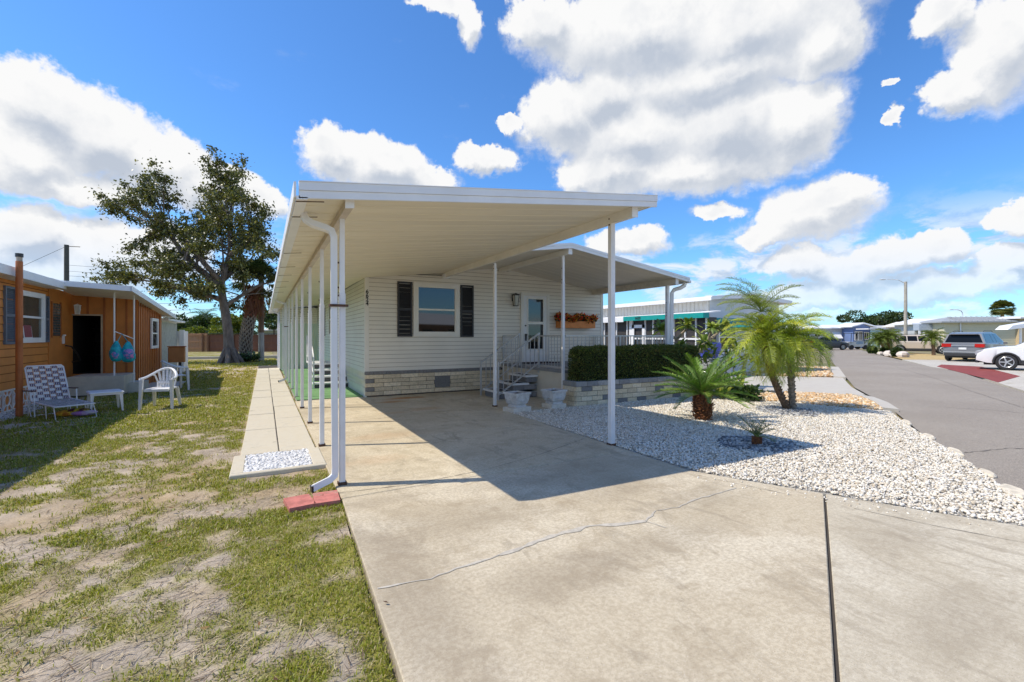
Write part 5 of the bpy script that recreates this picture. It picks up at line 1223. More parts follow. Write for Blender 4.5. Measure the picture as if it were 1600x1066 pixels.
for (a, b) in (((11,9.4,0),(11.0,9.3,.9)),((11.0,9.3,.9),(10.5,9.3,1.4)),((11.0,9.3,.9),(11.5,9.0,1.35)),((10.5,9.3,1.4),(10.1,9.5,1.65)),((10.5,9.3,1.4),(10.6,9.0,1.75)),((11.5,9.0,1.35),(11.9,8.8,1.75)),((11.5,9.0,1.35),(11.3,8.7,1.7)),((11,9.3,.7),(10.3,9.0,1.1)),((11,9.3,.8),(11.8,9.4,1.2))): limb(m, a, b, .045, .028, 0, .15, 4)
m.build('branch', pm('pale_bark', (.36,.30,.22), .9, .2, 9), t, smooth=True)
for c in ((10.1,9.5,1.62),(10.6,9.0,1.72),(11.9,8.8,1.72),(11.3,8.7,1.66),(10.3,9.0,1.1),(11.8,9.4,1.2)): big_leaf_plant(t, c, 34, .40, .06, PLC, .15, .10, elr=(-.3,1.2))
t = thing('bromeliad', 'spiky light green bromeliads behind the large sago palm', 'plant', (9.6,7.2,0), group='leafy plants behind the sago palm')
for c in ((9.9,7.4,.0),(10.3,7.2,.0),(9.5,7.1,0)): big_leaf_plant(t, c, 34, .55, .04, GL, .35, .2)
t = thing('variegated_shrub', 'bushy plant with long striped yellow green leaves left of the date palm', 'plant', (10.4,8.2,0), group='leafy plants behind the sago palm')
m = MB(); 
for i in range(6): limb(m, (10.4+.1*i,8.2-.12*i,0), (10.1+.22*i,8.4-.16*i,1.1+.1*(i%3)), .02,.012,0,.1,4)
m.build('stem', MATS['pale_bark'], t)
for i in range(9): big_leaf_plant(t, (10.0+.16*i,8.5-.13*i,.5+.12*(i%4)), 22, .42, .038, GL+[(.36,.36,.10)], .5, .15)
t = thing('low_shrub', 'low dark leafy shrub at the right of the sago palm', 'plant', (9.9,6.6,0))
V, C = leaves(900, lambda n: (np.stack([9.9+RNG.normal(0,.13,n),6.7+RNG.normal(0,.13,n),RNG.uniform(0,.3,n)],-1), RNG.normal(0,1,(n,3))+np.array([[0,0,.5]])), .09,.03,[(.04,.08,.02),(.08,.13,.03)]); npmesh('foliage', V, quads(V), leafmat('leaf'), t, C)

# ================================================================== NEIGHBOUR ON THE RIGHT
M_nw = pm('neighbour_wall', (.62,.60,.54), .6, .05, 2)
M_nf = pm('neighbour_front', (.58,.62,.66), .55, .04, 2)
M_scr = pm('dark_screen', (.045,.04,.038), .6, .2, 1.5)
M_teal = pm('teal_canvas', (.0,.30,.27), .6, .06, 6)
nb = thing('neighbour_home', 'cream mobile home with teal awnings and a dark screened porch', 'house', (17,11.7,0))
m = MB(); m.box(15,11.75,0,19.5,21,2.86); m.build('wall_core', M_nw, nb)
lap('x', 11.75, -1, 15.05, 19.5, 0, lambda u: 2.9+.05*(u-15), .2).build('wall', M_nf, nb)
m = MB()
for i in range(46): m.box(14.975,11.8+.2*i,2.1,15.0,11.815+.2*i,2.86)
m.box(14.96,11.74,0,15.04,11.82,2.9); m.build('wall_rib', M_nw, nb)
m = MB(); m.hexa([(14.75,11.4,2.88),(17.2,11.4,3.02),(17.2,21,3.02),(14.75,21,2.88),(14.75,11.4,3.0),(17.2,11.4,3.2),(17.2,21,3.2),(14.75,21,3.0)]); m.hexa([(17.201,11.4,3.02),(19.9,11.4,2.86),(19.9,21,2.86),(17.201,21,3.02),(17.201,11.4,3.2),(19.9,11.4,3.0),(19.9,21,3.0),(17.201,21,3.2)]); m.box(14.70,11.4,2.84,14.745,21,2.97); m.build('roof', M_white, nb)
sp = thing('screened_porch', 'dark screened porch with white frames and a teal canopy edge', 'porch', (14.2,13.5,0))
SXX = 14.3
m = MB(); m.box(SXX,11.3,0,14.97,18.4,.0); m = MB(); m.box(SXX+.02,11.35,.05,SXX+.03,18.4,2.2); m.box(SXX+.02,11.36,.05,14.95,11.37,2.2); m.build('screen', M_scr, sp)
m = MB()
for y in (11.3,11.75,12.25,12.8,13.9,14.35,15.15,15.45,16.15,17.0,17.9,18.4): m.box(SXX-.03,y-.025,0,SXX+.02,y+.025,2.25)
m.box(SXX-.028,11.3,0,SXX+.018,18.4,.1); m.box(SXX-.027,15.1,1.35,SXX+.017,11.3,1.42)
m.box(SXX-.035,15.1,0,SXX+.025,15.3,2.2); m.build('porch_frame', M_white, sp)
m = MB(); m.box(SXX-.05,14.36,.05,SXX-.031,14.5,1.98); m.box(SXX-.05,14.98,.05,SXX-.031,15.12,1.98); m.box(SXX-.05,14.36,1.84,SXX-.032,15.12,1.98); m.box(SXX-.05,14.36,.05,SXX-.032,15.12,.7); m.build('screen_door', M_white, sp)
m = MB(); m.hexa([(SXX-.25,11.2,2.30),(14.97,11.2,2.40),(14.97,18.5,2.36),(SXX-.25,18.5,2.26),(SXX-.25,11.2,2.34),(14.97,11.2,2.46),(14.97,18.5,2.42),(SXX-.25,18.5,2.30)]); m.box(SXX-.27,15.42,2.12,SXX-.251,18.5,2.32); m.build('porch_roof', M_white, sp)
m = MB(); m.box(SXX-.29,11.2,2.16,SXX-.255,15.4,2.35); m.box(SXX-.27,11.18,2.16,14.3,11.2,2.35); m.build('teal_valance', M_teal, sp)
text('6620', .16, (SXX-.295,14.5,2.25), Matrix.Rotation(R(-90),4,'Z')@RXF, M_blk, sp, 'house_number', .003)
w = window(nb, 'x', 11.73, -1, 15.5, 16.6, .9, 2.0, 0, .08, mt=M_white)
m = MB(); m.add([(15.2,11.70,2.2),(16.9,11.70,2.2),(16.9,10.95,1.85),(15.2,10.95,1.85),(15.2,11.70,2.17),(16.9,11.70,2.17),(16.9,10.95,1.80),(15.2,10.95,1.80)],[(0,3,2,1),(4,5,6,7),(0,1,5,4),(1,2,6,5),(2,3,7,6),(3,0,4,7)]); m.build('window_awning', M_teal, nb)

# ------------------------------------------------------------------ vehicles
M_tyre = pm('tyre', (.022,.022,.024), .8, .1, 20); M_rim = pm('alloy_rim', (.55,.56,.57), .3, .05, 10, metal=.6); M_clad = pm('dark_cladding', (.03,.03,.032), .6, .1, 9)
M_cgl = pm('car_glass', (.008,.009,.010), .10, 0, spec=.2); M_red = pm('tail_lamp', (.45,.015,.012), .15, .05, 9); M_head = pm('head_lamp', (.35,.36,.38), .1, .2, 30)
M_plate = pm('number_plate', (.7,.7,.68), .4)
def paint(n, c, metal=.3): return pm(n, c, .38, .03, 2, metal=metal*.5, coat=.5)
def wheel(t, x, y, r, sgn, w=.22, spokes=5):
    m = MB(); m.lathe([(r*.62,-w/2),(r*.9,-w/2),(r,-w/2+.04),(r,w/2-.04),(r*.9,w/2),(r*.62,w/2)], 26, (x,y,r), 'y'); ty = m.build('wheel', M_tyre, t, world=False, smooth=True)
    m = MB(); yo = y+sgn*(w/2+.004)
    m.tube([(x+r*.62*math.cos(a),yo,r+r*.62*math.sin(a)) for a in np.linspace(0,2*math.pi,25)], r*.045, 6, False); m.lathe([(0,-.01),(r*.15,-.01),(r*.13,.02),(0,.02)], 12, (x,yo,r), 'y')
    for k in range(spokes): a = 2*math.pi*k/spokes; m.bar((x+r*.1*math.cos(a),yo,r+r*.1*math.sin(a)),(x+r*.62*math.cos(a),yo,r+r*.62*math.sin(a)),r*.13,.02,(0,1,0))
    o = m.build('rim', M_rim, t, world=False); o.parent = ty
    m = MB(); m.lathe([(0,-.004),(r*.63,-.004),(r*.63,.004),(0,.004)], 20, (x,yo-sgn*.05,r), 'y'); o = m.build('brake_disc', M_clad, t, world=False); o.parent = ty
def car(name, loc, rz, mp, label, kind='suv', cat='car'):
    """local x forward"""
    t = thing(name, label, cat, loc, rz)
    if kind == 'suv':
        L, W, r, wb = 4.75, .93, .36, 2.80
        top = [(-2.37,.62),(-2.36,.95),(-2.28,1.12),(-1.6,1.12),(0,1.09),(1.0,1.07),(1.7,1.00),(2.1,.90),(2.32,.75),(2.37,.55)]
        gh = [(-2.22,1.10),(-1.92,1.60),(-1.2,1.70),(-.1,1.70),(.35,1.63),(1.15,1.06)]; rf, rr = 1.42, -1.38
    elif kind == 'minivan':
        L, W, r, wb = 5.1, .99, .35, 3.05
        top = [(-2.54,.60),(-2.53,.95),(-2.48,1.08),(-1.6,1.08),(0,1.05),(1.1,1.03),(1.8,.95),(2.3,.82),(2.5,.66),(2.54,.5)]
        gh = [(-2.42,1.07),(-2.25,1.62),(-1.6,1.74),(-.2,1.76),(.6,1.66),(1.7,1.0)]; rf, rr = 1.58, -1.47
    elif kind == 'cross':
        L, W, r, wb = 4.6, .90, .35, 2.7
        top = [(-2.30,.62),(-2.29,.92),(-2.2,1.05),(-1.5,1.06),(0,1.02),(1.0,1.0),(1.7,.94),(2.1,.84),(2.26,.7),(2.30,.55)]
        gh = [(-2.10,1.03),(-1.55,1.46),(-1.0,1.58),(-.1,1.62),(.3,1.57),(1.15,1.0)]; rf, rr = 1.38, -1.32
    else:
        L, W, r, wb = 4.5, .87, .32, 2.6
        top = [(-2.25,.55),(-2.24,.85),(-2.15,.98),(-1.5,1.0),(0,.95),(.9,.93),(1.6,.86),(2.0,.77),(2.2,.65),(2.25,.5)]
        gh = [(-1.9,.98),(-1.3,1.35),(-.7,1.44),(-.1,1.44),(.2,1.38),(1.0,.93)]; rf, rr = 1.32, -1.28
    # lower body: stations along x with an arch cut round each wheel
    xs = sorted(set([p[0] for p in top]+[rf+r*1.16*math.cos(a) for a in np.linspace(0,math.pi,11)]+[rr+r*1.16*math.cos(a) for a in np.linspace(0,math.pi,11)]+list(np.linspace(-L/2,L/2,15))))
    xs = [x for i, x in enumerate(xs) if i == 0 or x-xs[i-1] > .02]
    tx, tz = [p[0] for p in top], [p[1] for p in top]
    def zbot(x):
        z = .30+(.12*max(0,abs(x)-L/2+.4)/.4)
        for c in (rf, rr):
            if abs(x-c) < r*1.16: z = max(z, r+math.sqrt((r*1.16)**2-(x-c)**2))
        return z
    def hw(x): 
        e = max(0, abs(x)-(L/2-.55))/.55; return W*(1-.16*e**2.2)
    m = MB(); rows = []
    for x in xs:
        w = hw(x); zt = float(np.interp(x, tx, tz)); zb = zbot(x); zb = min(zb, zt-.05); zm = min(max(.62, zb+.02), zt-.03)
        rows.append([(x,-w*.97,zb),(x,-w,zm),(x,-w*.985,zt-.03 if zt-.03>zm else zm+.005),(x,-w*.92,zt),(x,-w*.5,zt+.02),(x,0,zt+.025),(x,w*.5,zt+.02),(x,w*.92,zt),(x,w*.985,zt-.03 if zt-.03>zm else zm+.005),(x,w,zm),(x,w*.97,zb)])
    n = len(rows[0]); vs = [p for r_ in rows for p in r_]; fs = []
    for i in range(len(rows)-1):
        for j in range(n-1): fs.append((i*n+j,i*n+j+1,(i+1)*n+j+1,(i+1)*n+j))
    fs += [tuple(range(n-1,-1,-1)), tuple((len(rows)-1)*n+j for j in range(n))]
    m.add(vs, fs)
    # cabin
    P = gh; vs = []; 
    def cw(z): return W*(.93-.22*(z-P[0][1])/.6)
    for (x, z) in P: vs += [(x,-cw(z),z),(x,cw(z),z)]
    k = len(P); fs = [(2*i,2*i+1,2*i+3,2*i+2) for i in range(k-1)]+[tuple(2*i for i in range(k))[::-1], tuple(2*i+1 for i in range(k))]
    m.add(vs, fs); body = m.build('body', mp, t, world=False, smooth=True)
    m = MB(); m.box(-L/2+.25,-W*.8,.22,L/2-.25,W*.8,.7)
    m.build('underbody', M_clad, t, world=False)
    # glass
    def side(x): return x
    zb0 = P[0][1]+.05; zt0 = max(p[1] for p in P)-.11
    def xr(z, front):
        pr = P[::-1] if front else P; zs = []; 
        a = sorted([(p[1],p[0]) for p in (P[-3:] if front else P[:3])]); return float(np.interp(z,[q[0] for q in a],[q[1] for q in a]))
    xa, xb, xc, xd = xr(zb0,False)+.22, xr(zb0,True)-.20, xr(zt0,True)-.12, xr(zt0,False)+.16
    for s in (-1,1):
        xm = [xa, (xa+xb)/2-.35, (xa+xb)/2+.35, xb]; xt = [xd, (xa+xb)/2-.38, (xa+xb)/2+.30, xc]
        m = MB()
        for i in range(3):
            g = .035; y0, y1 = s*(cw(zb0)+.006), s*(cw(zt0)+.006)
            m.quad((xm[i]+g,y0,zb0),(xm[i+1]-g,y0,zb0),(xt[i+1]-g,y1,zt0),(xt[i]+g,y1,zt0))
        m.build('side_windows', M_cgl, t, world=False)
    m = MB(); a0, a1 = xr(zb0,True)+.012, xr(zt0+.02,True)+.012
    m.quad((a0,-cw(zb0)+.07,zb0),(a0,cw(zb0)-.07,zb0),(a1,cw(zt0)-.06,zt0+.02),(a1,-cw(zt0)+.06,zt0+.02)); m.build('windscreen', M_cgl, t, world=False)
    m = MB(); zq = P[1][1]-.03; a0, a1 = xr(zb0+.02,False)-.014, xr(zq,False)-.014
    m.quad((a0,-cw(zb0)+.09,zb0+.02),(a0,cw(zb0)-.09,zb0+.02),(a1,cw(zq)-.08,zq),(a1,-cw(zq)+.08,zq)); m.build('rear_window', M_cgl, t, world=False)
    for x in (rf, rr):
        for s in (-1,1):
            wheel(t, x, s*(W-.10), r, s)
            if kind in ('suv',):
                m = MB(); pts = [(x+r*1.13*math.cos(a), s*(W+.004), r+r*1.13*math.sin(a)) for a in np.linspace(-.1,math.pi+.1,14)]; m.tube(pts, .04, 5); m.build('wheel_arch', M_clad, t, world=False)
    m = MB()
    for s in (-1,1): m.box(rr+r*1.2,s*W-.012 if s>0 else -W-.012,.28,rf-r*1.2,s*W+.012 if s>0 else -W+.012,.46)
    m.box(-L/2-.015,-W*.82,.34,-L/2+.1,W*.82,.50); m.box(L/2-.1,-W*.8,.30,L/2+.015,W*.8,.48); m.build('bumper_trim', M_clad, t, world=False)
    for s in (-1,1):
        zt = top[2][1]; m = MB(); m.obox((-L/2+.055,s*W*.73,zt-.12),(.13,W*.42,.20),s*.18); m.build('tail_light', M_red, t, world=False)
        m = MB(); m.obox((L/2-.16,s*W*.70,.76),(.30,W*.36,.15),-s*.32,0,.25); m.build('headlight', M_head, t, world=False)
        m = MB(); m.obox((.85,s*(W+.08),1.08),(.12,.16,.13)); m.build('mirror', mp, t, world=False)
    m = MB(); m.box(-L/2-.012,-.17,.72,-L/2-.002,.17,.84); m.build('number_plate', M_plate, t, world=False)
    if kind == 'minivan':
        m = MB(); m.box(-L/2-.02,-W*.85,.55,-L/2+.02,W*.85,.60); m.box(-L/2-.015,-W*.5,.92,-L/2+.01,W*.5,.96); m.build('chrome_strip', M_rim, t, world=False)
        m = MB(); m.box(-2.45,-W*.6,1.60,-2.2,W*.6,1.64); m.build('spoiler', mp, t, world=False)
    if kind in ('suv','minivan','cross'):
        m = MB()
        for s in (-1,1): m.tube([(-1.6,s*W*.66,P[2][1]+.03),(-1.4,s*W*.66,P[2][1]+.07),(0,s*W*.66,P[3][1]+.06),(.2,s*W*.66,P[3][1]+.01)], .018, 5)
        m.build('roof_rail', M_clad, t, world=False)
    return t
hd = math.atan2(.966,-.248)
car('parked_suv', (28.75-1.42*math.cos(hd)+.93*math.sin(hd)*1, 7.2-1.42*math.sin(hd)-.93*math.cos(hd)*1, -.02), hd, paint('white_car', (.78,.78,.78), 0), 'white car with black wheel arches, nose in view at the right edge', 'suv')
car('parked_minivan', (36+2.54, 10.95, -.02), R(3), paint('grey_car', (.17,.17,.175), .2), 'grey minivan seen from behind with red tail lamps across the road', 'minivan', 'minivan')
hb_ = math.atan2(-.909,.417)
car('parked_crossover', (49.4, 17.6, -.02), hb_, paint('beige_car', (.62,.52,.42), .35), 'beige crossover parked behind the small palms across the road', 'cross')
def place(px, py, h=0.):   # ground point seen at a photo pixel
    k = 711*(1.5-h)/(py-525); return at(px, py, k)
x, y, _ = place(1290, 546.5)
car('parked_car', (x, y, -.02), R(-20), paint('dark_car', (.03,.035,.06), .3), 'dark blue car at the far end of the road', 'sedan')
x, y, _ = place(1335, 546)
gc = thing('golf_cart', 'pale golf cart parked by the blue house at the road end', 'golf cart', (x, y, 0), R(-25))
m = MB(); m.box(-1.1,-.55,.3,1.1,.55,.6); m.box(.6,-.5,.6,1.1,.5,.95); m.box(-1.0,-.5,.6,-.2,.5,.85); m.build('body', pm('cart_body', (.5,.5,.48), .4), gc, world=False)
m = MB(); m.box(-.9,-.58,1.75,.8,.58,1.8); 
for sx in (-.85,.75):
    for sy in (-.5,.5): m.bar((sx,sy,.6),(sx*.9,sy,1.75),.04)
m.build('canopy', M_clad, gc, world=False)
for sx in (-.8,.8):
    for sy in (-.5,.5): m = MB(); m.lathe([(0,-.1),(.25,-.1),(.25,.1),(0,.1)],16,(sx,sy,.25),'y'); m.build('wheel', M_tyre, gc, world=False)
# golf cart behind the shrubs by the neighbour's porch
gc = thing('golf_cart', 'grey golf cart with blue seat cover half hidden behind the leafy plants', 'golf cart', (12.6,10.6,-.01), R(100))
m = MB(); m.prism([(-1.15,-.5),(1.1,-.55),(1.2,-.3),(1.2,.3),(1.1,.55),(-1.15,.5)],.32,.58); m.hexa([(.6,-.52,.58),(1.18,-.4,.58),(1.18,.4,.58),(.6,.52,.58),(.55,-.5,1.0),(.95,-.38,.9),(.95,.38,.9),(.55,.5,1.0)]); m.box(-1.1,-.5,.58,-.1,.5,.80); m.build('body', pm('cart_grey', (.40,.41,.43), .35, .05, 4), gc, world=False)
m = MB(); m.bbox(-.75,-.48,.80,-.15,.48,.92,.04); m.bbox(-.85,-.48,.90,-.72,.48,1.30,.04); m.build('seat', pm('blue_vinyl', (.02,.03,.35), .4), gc, world=False)
m = MB(); m.tube([(.6,.25,.95),(.35,.25,1.12)],.02,6); m.tube([(.33+.05*math.sin(a),.25+.17*math.cos(a),1.13+.17*math.sin(a)) for a in np.linspace(0,6.3,14)],.013,5); m.build('steering_wheel', M_blk, gc, world=False)
for sx in (-.8,.8):
    for sy in (-1,1): wheel(gc, sx, sy*.5, .24, sy, .18, 5)

# ------------------------------------------------------------------ houses across and along the road
def home(name, label, px, k, wpx, depth, eave, ridge, wall, roof, base_y=None, turn=0., gable_front=False, win=(), ribbed=False, parent_cat='house'):
    """house k metres away; front facing the viewer side, spans pixels px..px+wpx"""
    cx = px+wpx/2; x, y, _ = at(cx, 525, k); W = wpx/711*k
    t = thing(name, label, parent_cat, (x, y, 0), -TH+turn)
    m = MB(); m.box(-W/2,0,-.1,W/2,depth,eave); m.build('wall', wall, t, world=False)
    e = .45; m = MB()
    if gable_front:
        m.add([(-W/2-e,-e,eave),(0,-e,ridge),(0,depth,ridge),(-W/2-e,depth,eave),(-W/2-e,-e,eave+.14),(0,-e,ridge+.14),(0,depth,ridge+.14),(-W/2-e,depth,eave+.14)],[(0,3,2,1),(4,5,6,7),(0,1,5,4),(2,3,7,6),(3,0,4,7)])
        m.add([(0,-e,ridge),(W/2+e,-e,eave),(W/2+e,depth,eave),(0,depth,ridge),(0,-e,ridge+.14),(W/2+e,-e,eave+.14),(W/2+e,depth,eave+.14),(0,depth,ridge+.14)],[(0,3,2,1),(4,5,6,7),(0,1,5,4),(1,2,6,5),(2,3,7,6)])
        g = MB(); g.add([(-W/2,-.01,eave),(W/2,-.01,eave),(0,-.01,ridge),(-W/2,.2,eave),(W/2,.2,eave),(0,.2,ridge)],[(0,1,2),(3,5,4)]); g.build('gable', wall, t, world=False)
    else:
        hp = min(W*.2, 2.2)
        m.add([(-W/2-e,-e,eave),(W/2+e,-e,eave),(W/2+e,depth,eave),(-W/2-e,depth,eave),(-W/2-e,-e,eave+.14),(W/2+e,-e,eave+.14),(W/2+e,depth,eave+.14),(-W/2-e,depth,eave+.14),(-W/2+hp,depth/2,ridge),(W/2-hp*.3,depth/2,ridge)],[(0,3,2,1),(0,1,5,4),(1,2,6,5),(3,0,4,7),(2,3,7,6),(4,5,9,8),(5,6,9),(6,7,8,9),(7,4,8)])
    m.build('roof', roof, t, world=False)
    if ribbed:
        m = MB(); q = -W/2+.3; hp = min(W*.2,2.2)
        while q < W/2: m.bar((q,-e,eave+.17),(min(max(q,-W/2+hp),W/2-hp*.3),depth/2,ridge+.03),.06,.05); q += .45
        m.build('roof_rib', pm('roof_rib', (.30,.31,.32), .4), t, world=False)
    for (u0,u1,z0,z1) in win:
        a, b = -W/2+u0*W, -W/2+u1*W; m = MB(); m.box(a,-.03,z0,b,-.005,z1); o = m.build('window', M_cgl, t, world=False)
        m = MB(); f = .09; m.box(a-f,-.06,z0-f,b+f,-.01,z0); m.box(a-f,-.06,z1,b+f,-.01,z1+f); m.box(a-f,-.06,z0,a,-.01,z1); m.box(b,-.06,z0,b+f,-.01,z1); m.box((a+b)/2-.03,-.05,z0,(a+b)/2+.03,-.012,z1); q = m.build('frame', M_white, t, world=False); q.parent = o
    return t
M_yel = pm('pale_yellow', (.66,.61,.44), .6, .04, 1); M_wr = pm('white_roof', (.80,.80,.79), .5, .03, 1); M_gr = pm('grey_roof', (.34,.35,.36), .45, .05, 1); M_lg = pm('light_grey_wall', (.50,.52,.53), .6, .04, 1); M_bl = pm('blue_wall', (.15,.22,.42), .6, .04, 1); M_aq = pm('aqua_wall', (.50,.66,.66), .6, .04, 1)
G1 = 'homes along the far side of the road'
h = home('roadside_home', 'pale yellow home with a ribbed grey roof behind the minivan', 1487, 46, 112, 4.2, 2.85, 3.5, M_yel, M_gr, ribbed=True, turn=-R(15)); h['group'] = G1
m = MB(); 
for i in range(17): m.box(-3.5+.0,-.02,.1+.16*i,3.5,-.004,.115+.16*i)
m.build('siding_line', pm('siding_shadow_gap', (.5,.46,.33), .7), h, world=False); m = MB(); m.tube([(-2.3,-.12,0),(-2.3,-.12,2.8)],.06,6); m.build('downspout', M_white, h, world=False)
h = home('roadside_home', 'white roofed home with a deep grey verandah left of the pale yellow home', 1434, 50, 52, 4, 2.75, 3.45, M_lg, M_wr, win=((.25,.4,1.1,1.9),(.7,.85,1.3,1.9)), turn=-R(15)); h['group'] = G1
m = MB(); m.box(-2.2,-1.6,2.1,2.0,-.5,2.75); m.build('verandah_beam', pm('blue_grey_panel', (.40,.45,.52), .6), h, world=False)
m = MB(); 
for x in (-2.1,-1.75,1.9): m.box(x-.08,-1.55,0,x+.08,-1.4,2.1)
m.build('verandah_post', M_white, h, world=False)
h = home('roadside_home', 'small cream home with a low hipped roof behind the street lamp pole', 1408, 54, 28, 3, 2.55, 3.2, pm('cream_wall2', (.66,.58,.46), .6), pm('cream_roof', (.74,.70,.62), .5), win=((.5,.85,1.0,1.9),), turn=-R(15)); h['group'] = G1
h = home('roadside_home', 'grey home with a long pale roof half hidden by the small palm', 1362, 64, 44, 3.5, 2.5, 3.0, M_aq, pm('pale_grey_roof', (.50,.50,.49), .5), win=((.1,.2,1.0,1.8),)); h['group'] = G1
h = home('roadside_home', 'bright blue home with white windows at the bend of the road', 1333, 58, 27, 3, 2.6, 3.05, M_bl, M_wr, win=((.12,.25,1.0,2.0),(.35,.48,1.0,2.0),(.65,.85,1.1,1.9)), gable_front=True); h['group'] = G1
m = MB(); m.box(.5,-2.4,0,.62,-2.28,2.3); m.box(-1.1,-2.5,2.3,1.4,-.46,2.42); m.build('carport', M_white, h, world=False)
h = home('roadside_home', 'long white roofed home with raised window awnings at the road end', 1292, 60, 42, 3.5, 2.45, 3.0, pm('white_wall', (.60,.61,.60), .6), M_wr, win=((.3,.42,1.0,1.9),(.72,.85,1.0,1.9))); h['group'] = G1
m = MB()
for u in (-.7,.95): m.add([(u-.5,-.1,2.0),(u+.5,-.1,2.0),(u+.5,-.8,1.2),(u-.5,-.8,1.2),(u-.5,-.08,1.95),(u+.5,-.08,1.95),(u+.5,-.78,1.15),(u-.5,-.78,1.15)],[(0,3,2,1),(4,5,6,7),(0,1,5,4),(1,2,6,5),(2,3,7,6),(3,0,4,7)])
m.build('window_awning', M_white, h, world=False)
h = home('roadside_home', 'light grey home mostly hidden behind the date palm fronds', 1244, 57, 46, 3.5, 2.35, 2.9, M_lg, M_wr, win=((.3,.45,1.0,1.9),(.62,.8,1.0,1.8))); h['group'] = G1
h = home('roadside_home', 'tan walled home with a white roof at the right edge above the white car', 1594, 45, 70, 3.5, 3.2, 3.5, pm('tan_wall', (.52,.40,.24), .6), M_wr); h['group'] = G1
x, y, z = at(1590, 513, 33)
h = thing('window_canopy', 'white fabric canopy jutting in at the right edge above the white car', 'awning', (x, y, 0), -TH)
m = MB(); m.add([(-.7,0,1.95),(2,0,2.25),(2,.9,2.25),(-.7,.9,1.95),(-.35,0,2.25),(2,0,2.65),(2,.9,2.65),(-.35,.9,2.25)],[(0,3,2,1),(4,5,6,7),(0,1,5,4),(1,2,6,5),(2,3,7,6),(3,0,4,7)]); m.build('canopy', M_white, h, world=False); m = MB(); m.box(1.0,.7,0,1.1,.8,2.2); m.build('post', M_white, h, world=False)

# trees and palms of the far side
def bushy(name, label, cat, px, py, k, w, h, cols, n=7000, ls=.3, zb=None, grp=None):
    x, y, z = at(px, py, k); zb = 0 if zb is None else zb
    t = thing(name, label, cat, (x, y, 0), group=grp); cl = [(random.gauss(0,w*.30), random.gauss(0,w*.28), zb+(h-zb)*random.uniform(.25,.80), random.uniform(.12,.22)) for _ in range(16)]
    cl = np.array([(a,b,c,r*w) for a,b,c,r in cl])
    def fn(n):
        i = RNG.integers(0,len(cl),n); d = RNG.normal(0,1,(n,3)); d /= np.linalg.norm(d,axis=1)[:,None]; rr = cl[i,3:4]*RNG.uniform(.6,1.05,(n,1))
        P = cl[i,:3]+d*rr*np.array([[1,1,.62]]); P[:,2] = np.maximum(P[:,2], zb*.9); return P+np.array([[x,y,0]]), d
    V, C = leaves(n, fn, ls, ls*.36, cols); npmesh('crown', V, quads(V), leafmat('tree_leaf'), t, C)
    m = MB(); limb(m, (x,y,-.1), (x,y,h*.6), .1+.012*w, .05, 0, .06, 5)
    for q in range(4): limb(m, (x,y,h*.35), (x+random.gauss(0,w*.2),y+random.gauss(0,w*.2),h*.7), .07, .02, 0, .1, 4)
    m.build('trunk', M_bark, t)
DG = [(.04,.075,.02),(.06,.10,.025),(.09,.13,.035),(.03,.05,.015)]; YG2 = [(.16,.20,.02),(.22,.24,.03),(.10,.15,.02)]
bushy('round_tree', 'broad dark green tree rising behind the road end homes', 'tree', 1372, 505, 85, 8.2, 5.9, DG, 9000, .34, 2.5)
bushy('far_tree', 'low dark tree line bush behind the light grey home', 'tree', 1265, 512, 95, 5, 3.4, DG, 2500, .3, 1.5, 'far trees')
bushy('far_tree', 'dark bushy tree behind the wooden fence, left of the tall palm trunk', 'tree', 292, 505, 55, 5, 4.2, DG, 5000, .28, 1.5, 'trees beyond the wooden fence')
bushy('far_tree', 'yellow green shrub tree above the fence left of the big trunk', 'tree', 338, 510, 52, 4.2, 3.1, YG2, 5000, .24, 1.0, 'trees beyond the wooden fence')
bushy('far_tree', 'bright green bushy tree above the fence between the trunk and the shaggy palm', 'tree', 378, 505, 50, 3.4, 4.2, YG2, 5000, .24, 1.0, 'trees beyond the wooden fence')
bushy('far_tree', 'tall green tree behind the carport end', 'tree', 428, 480, 55, 5, 6.5, [(.07,.11,.03),(.10,.15,.03)], 6000, .26, 1.5, 'trees beyond the wooden fence')
bushy('far_tree', 'dark tree low behind the white shed', 'tree', 262, 512, 70, 8, 4.0, DG, 3500, .3, 1.5, 'trees beyond the wooden fence')
def small_palm(px, py, label, trunks, hh=1.35, L=1.15, grp='small palms across the road'):
    x, y, _ = place(px, py); t = thing('small_palm', label, 'palm', (x, y, 0), group=grp)
    for (dx, dy, dh) in trunks:
        palm_trunk(t, [(x,y,-.05),(x+dx*.5,y+dy*.5,(hh+dh)*.5),(x+dx,y+dy,hh+dh)], .12, .10, boots=5)
        palm_head(t, (x+dx,y+dy,hh+dh), 34, L, .30, .022, 24, (-.3,1.45), 1.4, [(.12,.17,.025),(.17,.22,.03),(.09,.13,.02)])
small_palm(1392, 554, 'bushy twin trunk palm left of the beige crossover', ((.35,.2,0),(-.45,.1,.05),(-.9,.5,-.2)), 1.35, 1.05)
small_palm(1459, 555, 'single small palm in front of the beige crossover', ((.1,.1,0),), 1.35, 1.0)
for px, py, s in ((1363,552,.26),(1383,554,.24),(1402,557.5,.27)):
    x, y, _ = place(px, py); t = thing('round_shrub', {1363:'leftmost of three ball shaped shrubs at the road edge',1383:'middle one of three ball shaped shrubs at the road edge',1402:'rightmost of three ball shaped shrubs, nearest the beige crossover'}[px], 'shrub', (x,y,0), group='ball shrubs at the road edge')
    V, C = leaves(1500, lambda n: (lambda d: (d*s*1.25*RNG.uniform(.75,1,(n,1))+np.array([[x,y,s*1.1]]), d))((lambda q: q/np.linalg.norm(q,axis=1)[:,None])(RNG.normal(0,1,(n,3)))), .12, .05, DG); npmesh('foliage', V, quads(V), leafmat('leaf'), t, C)
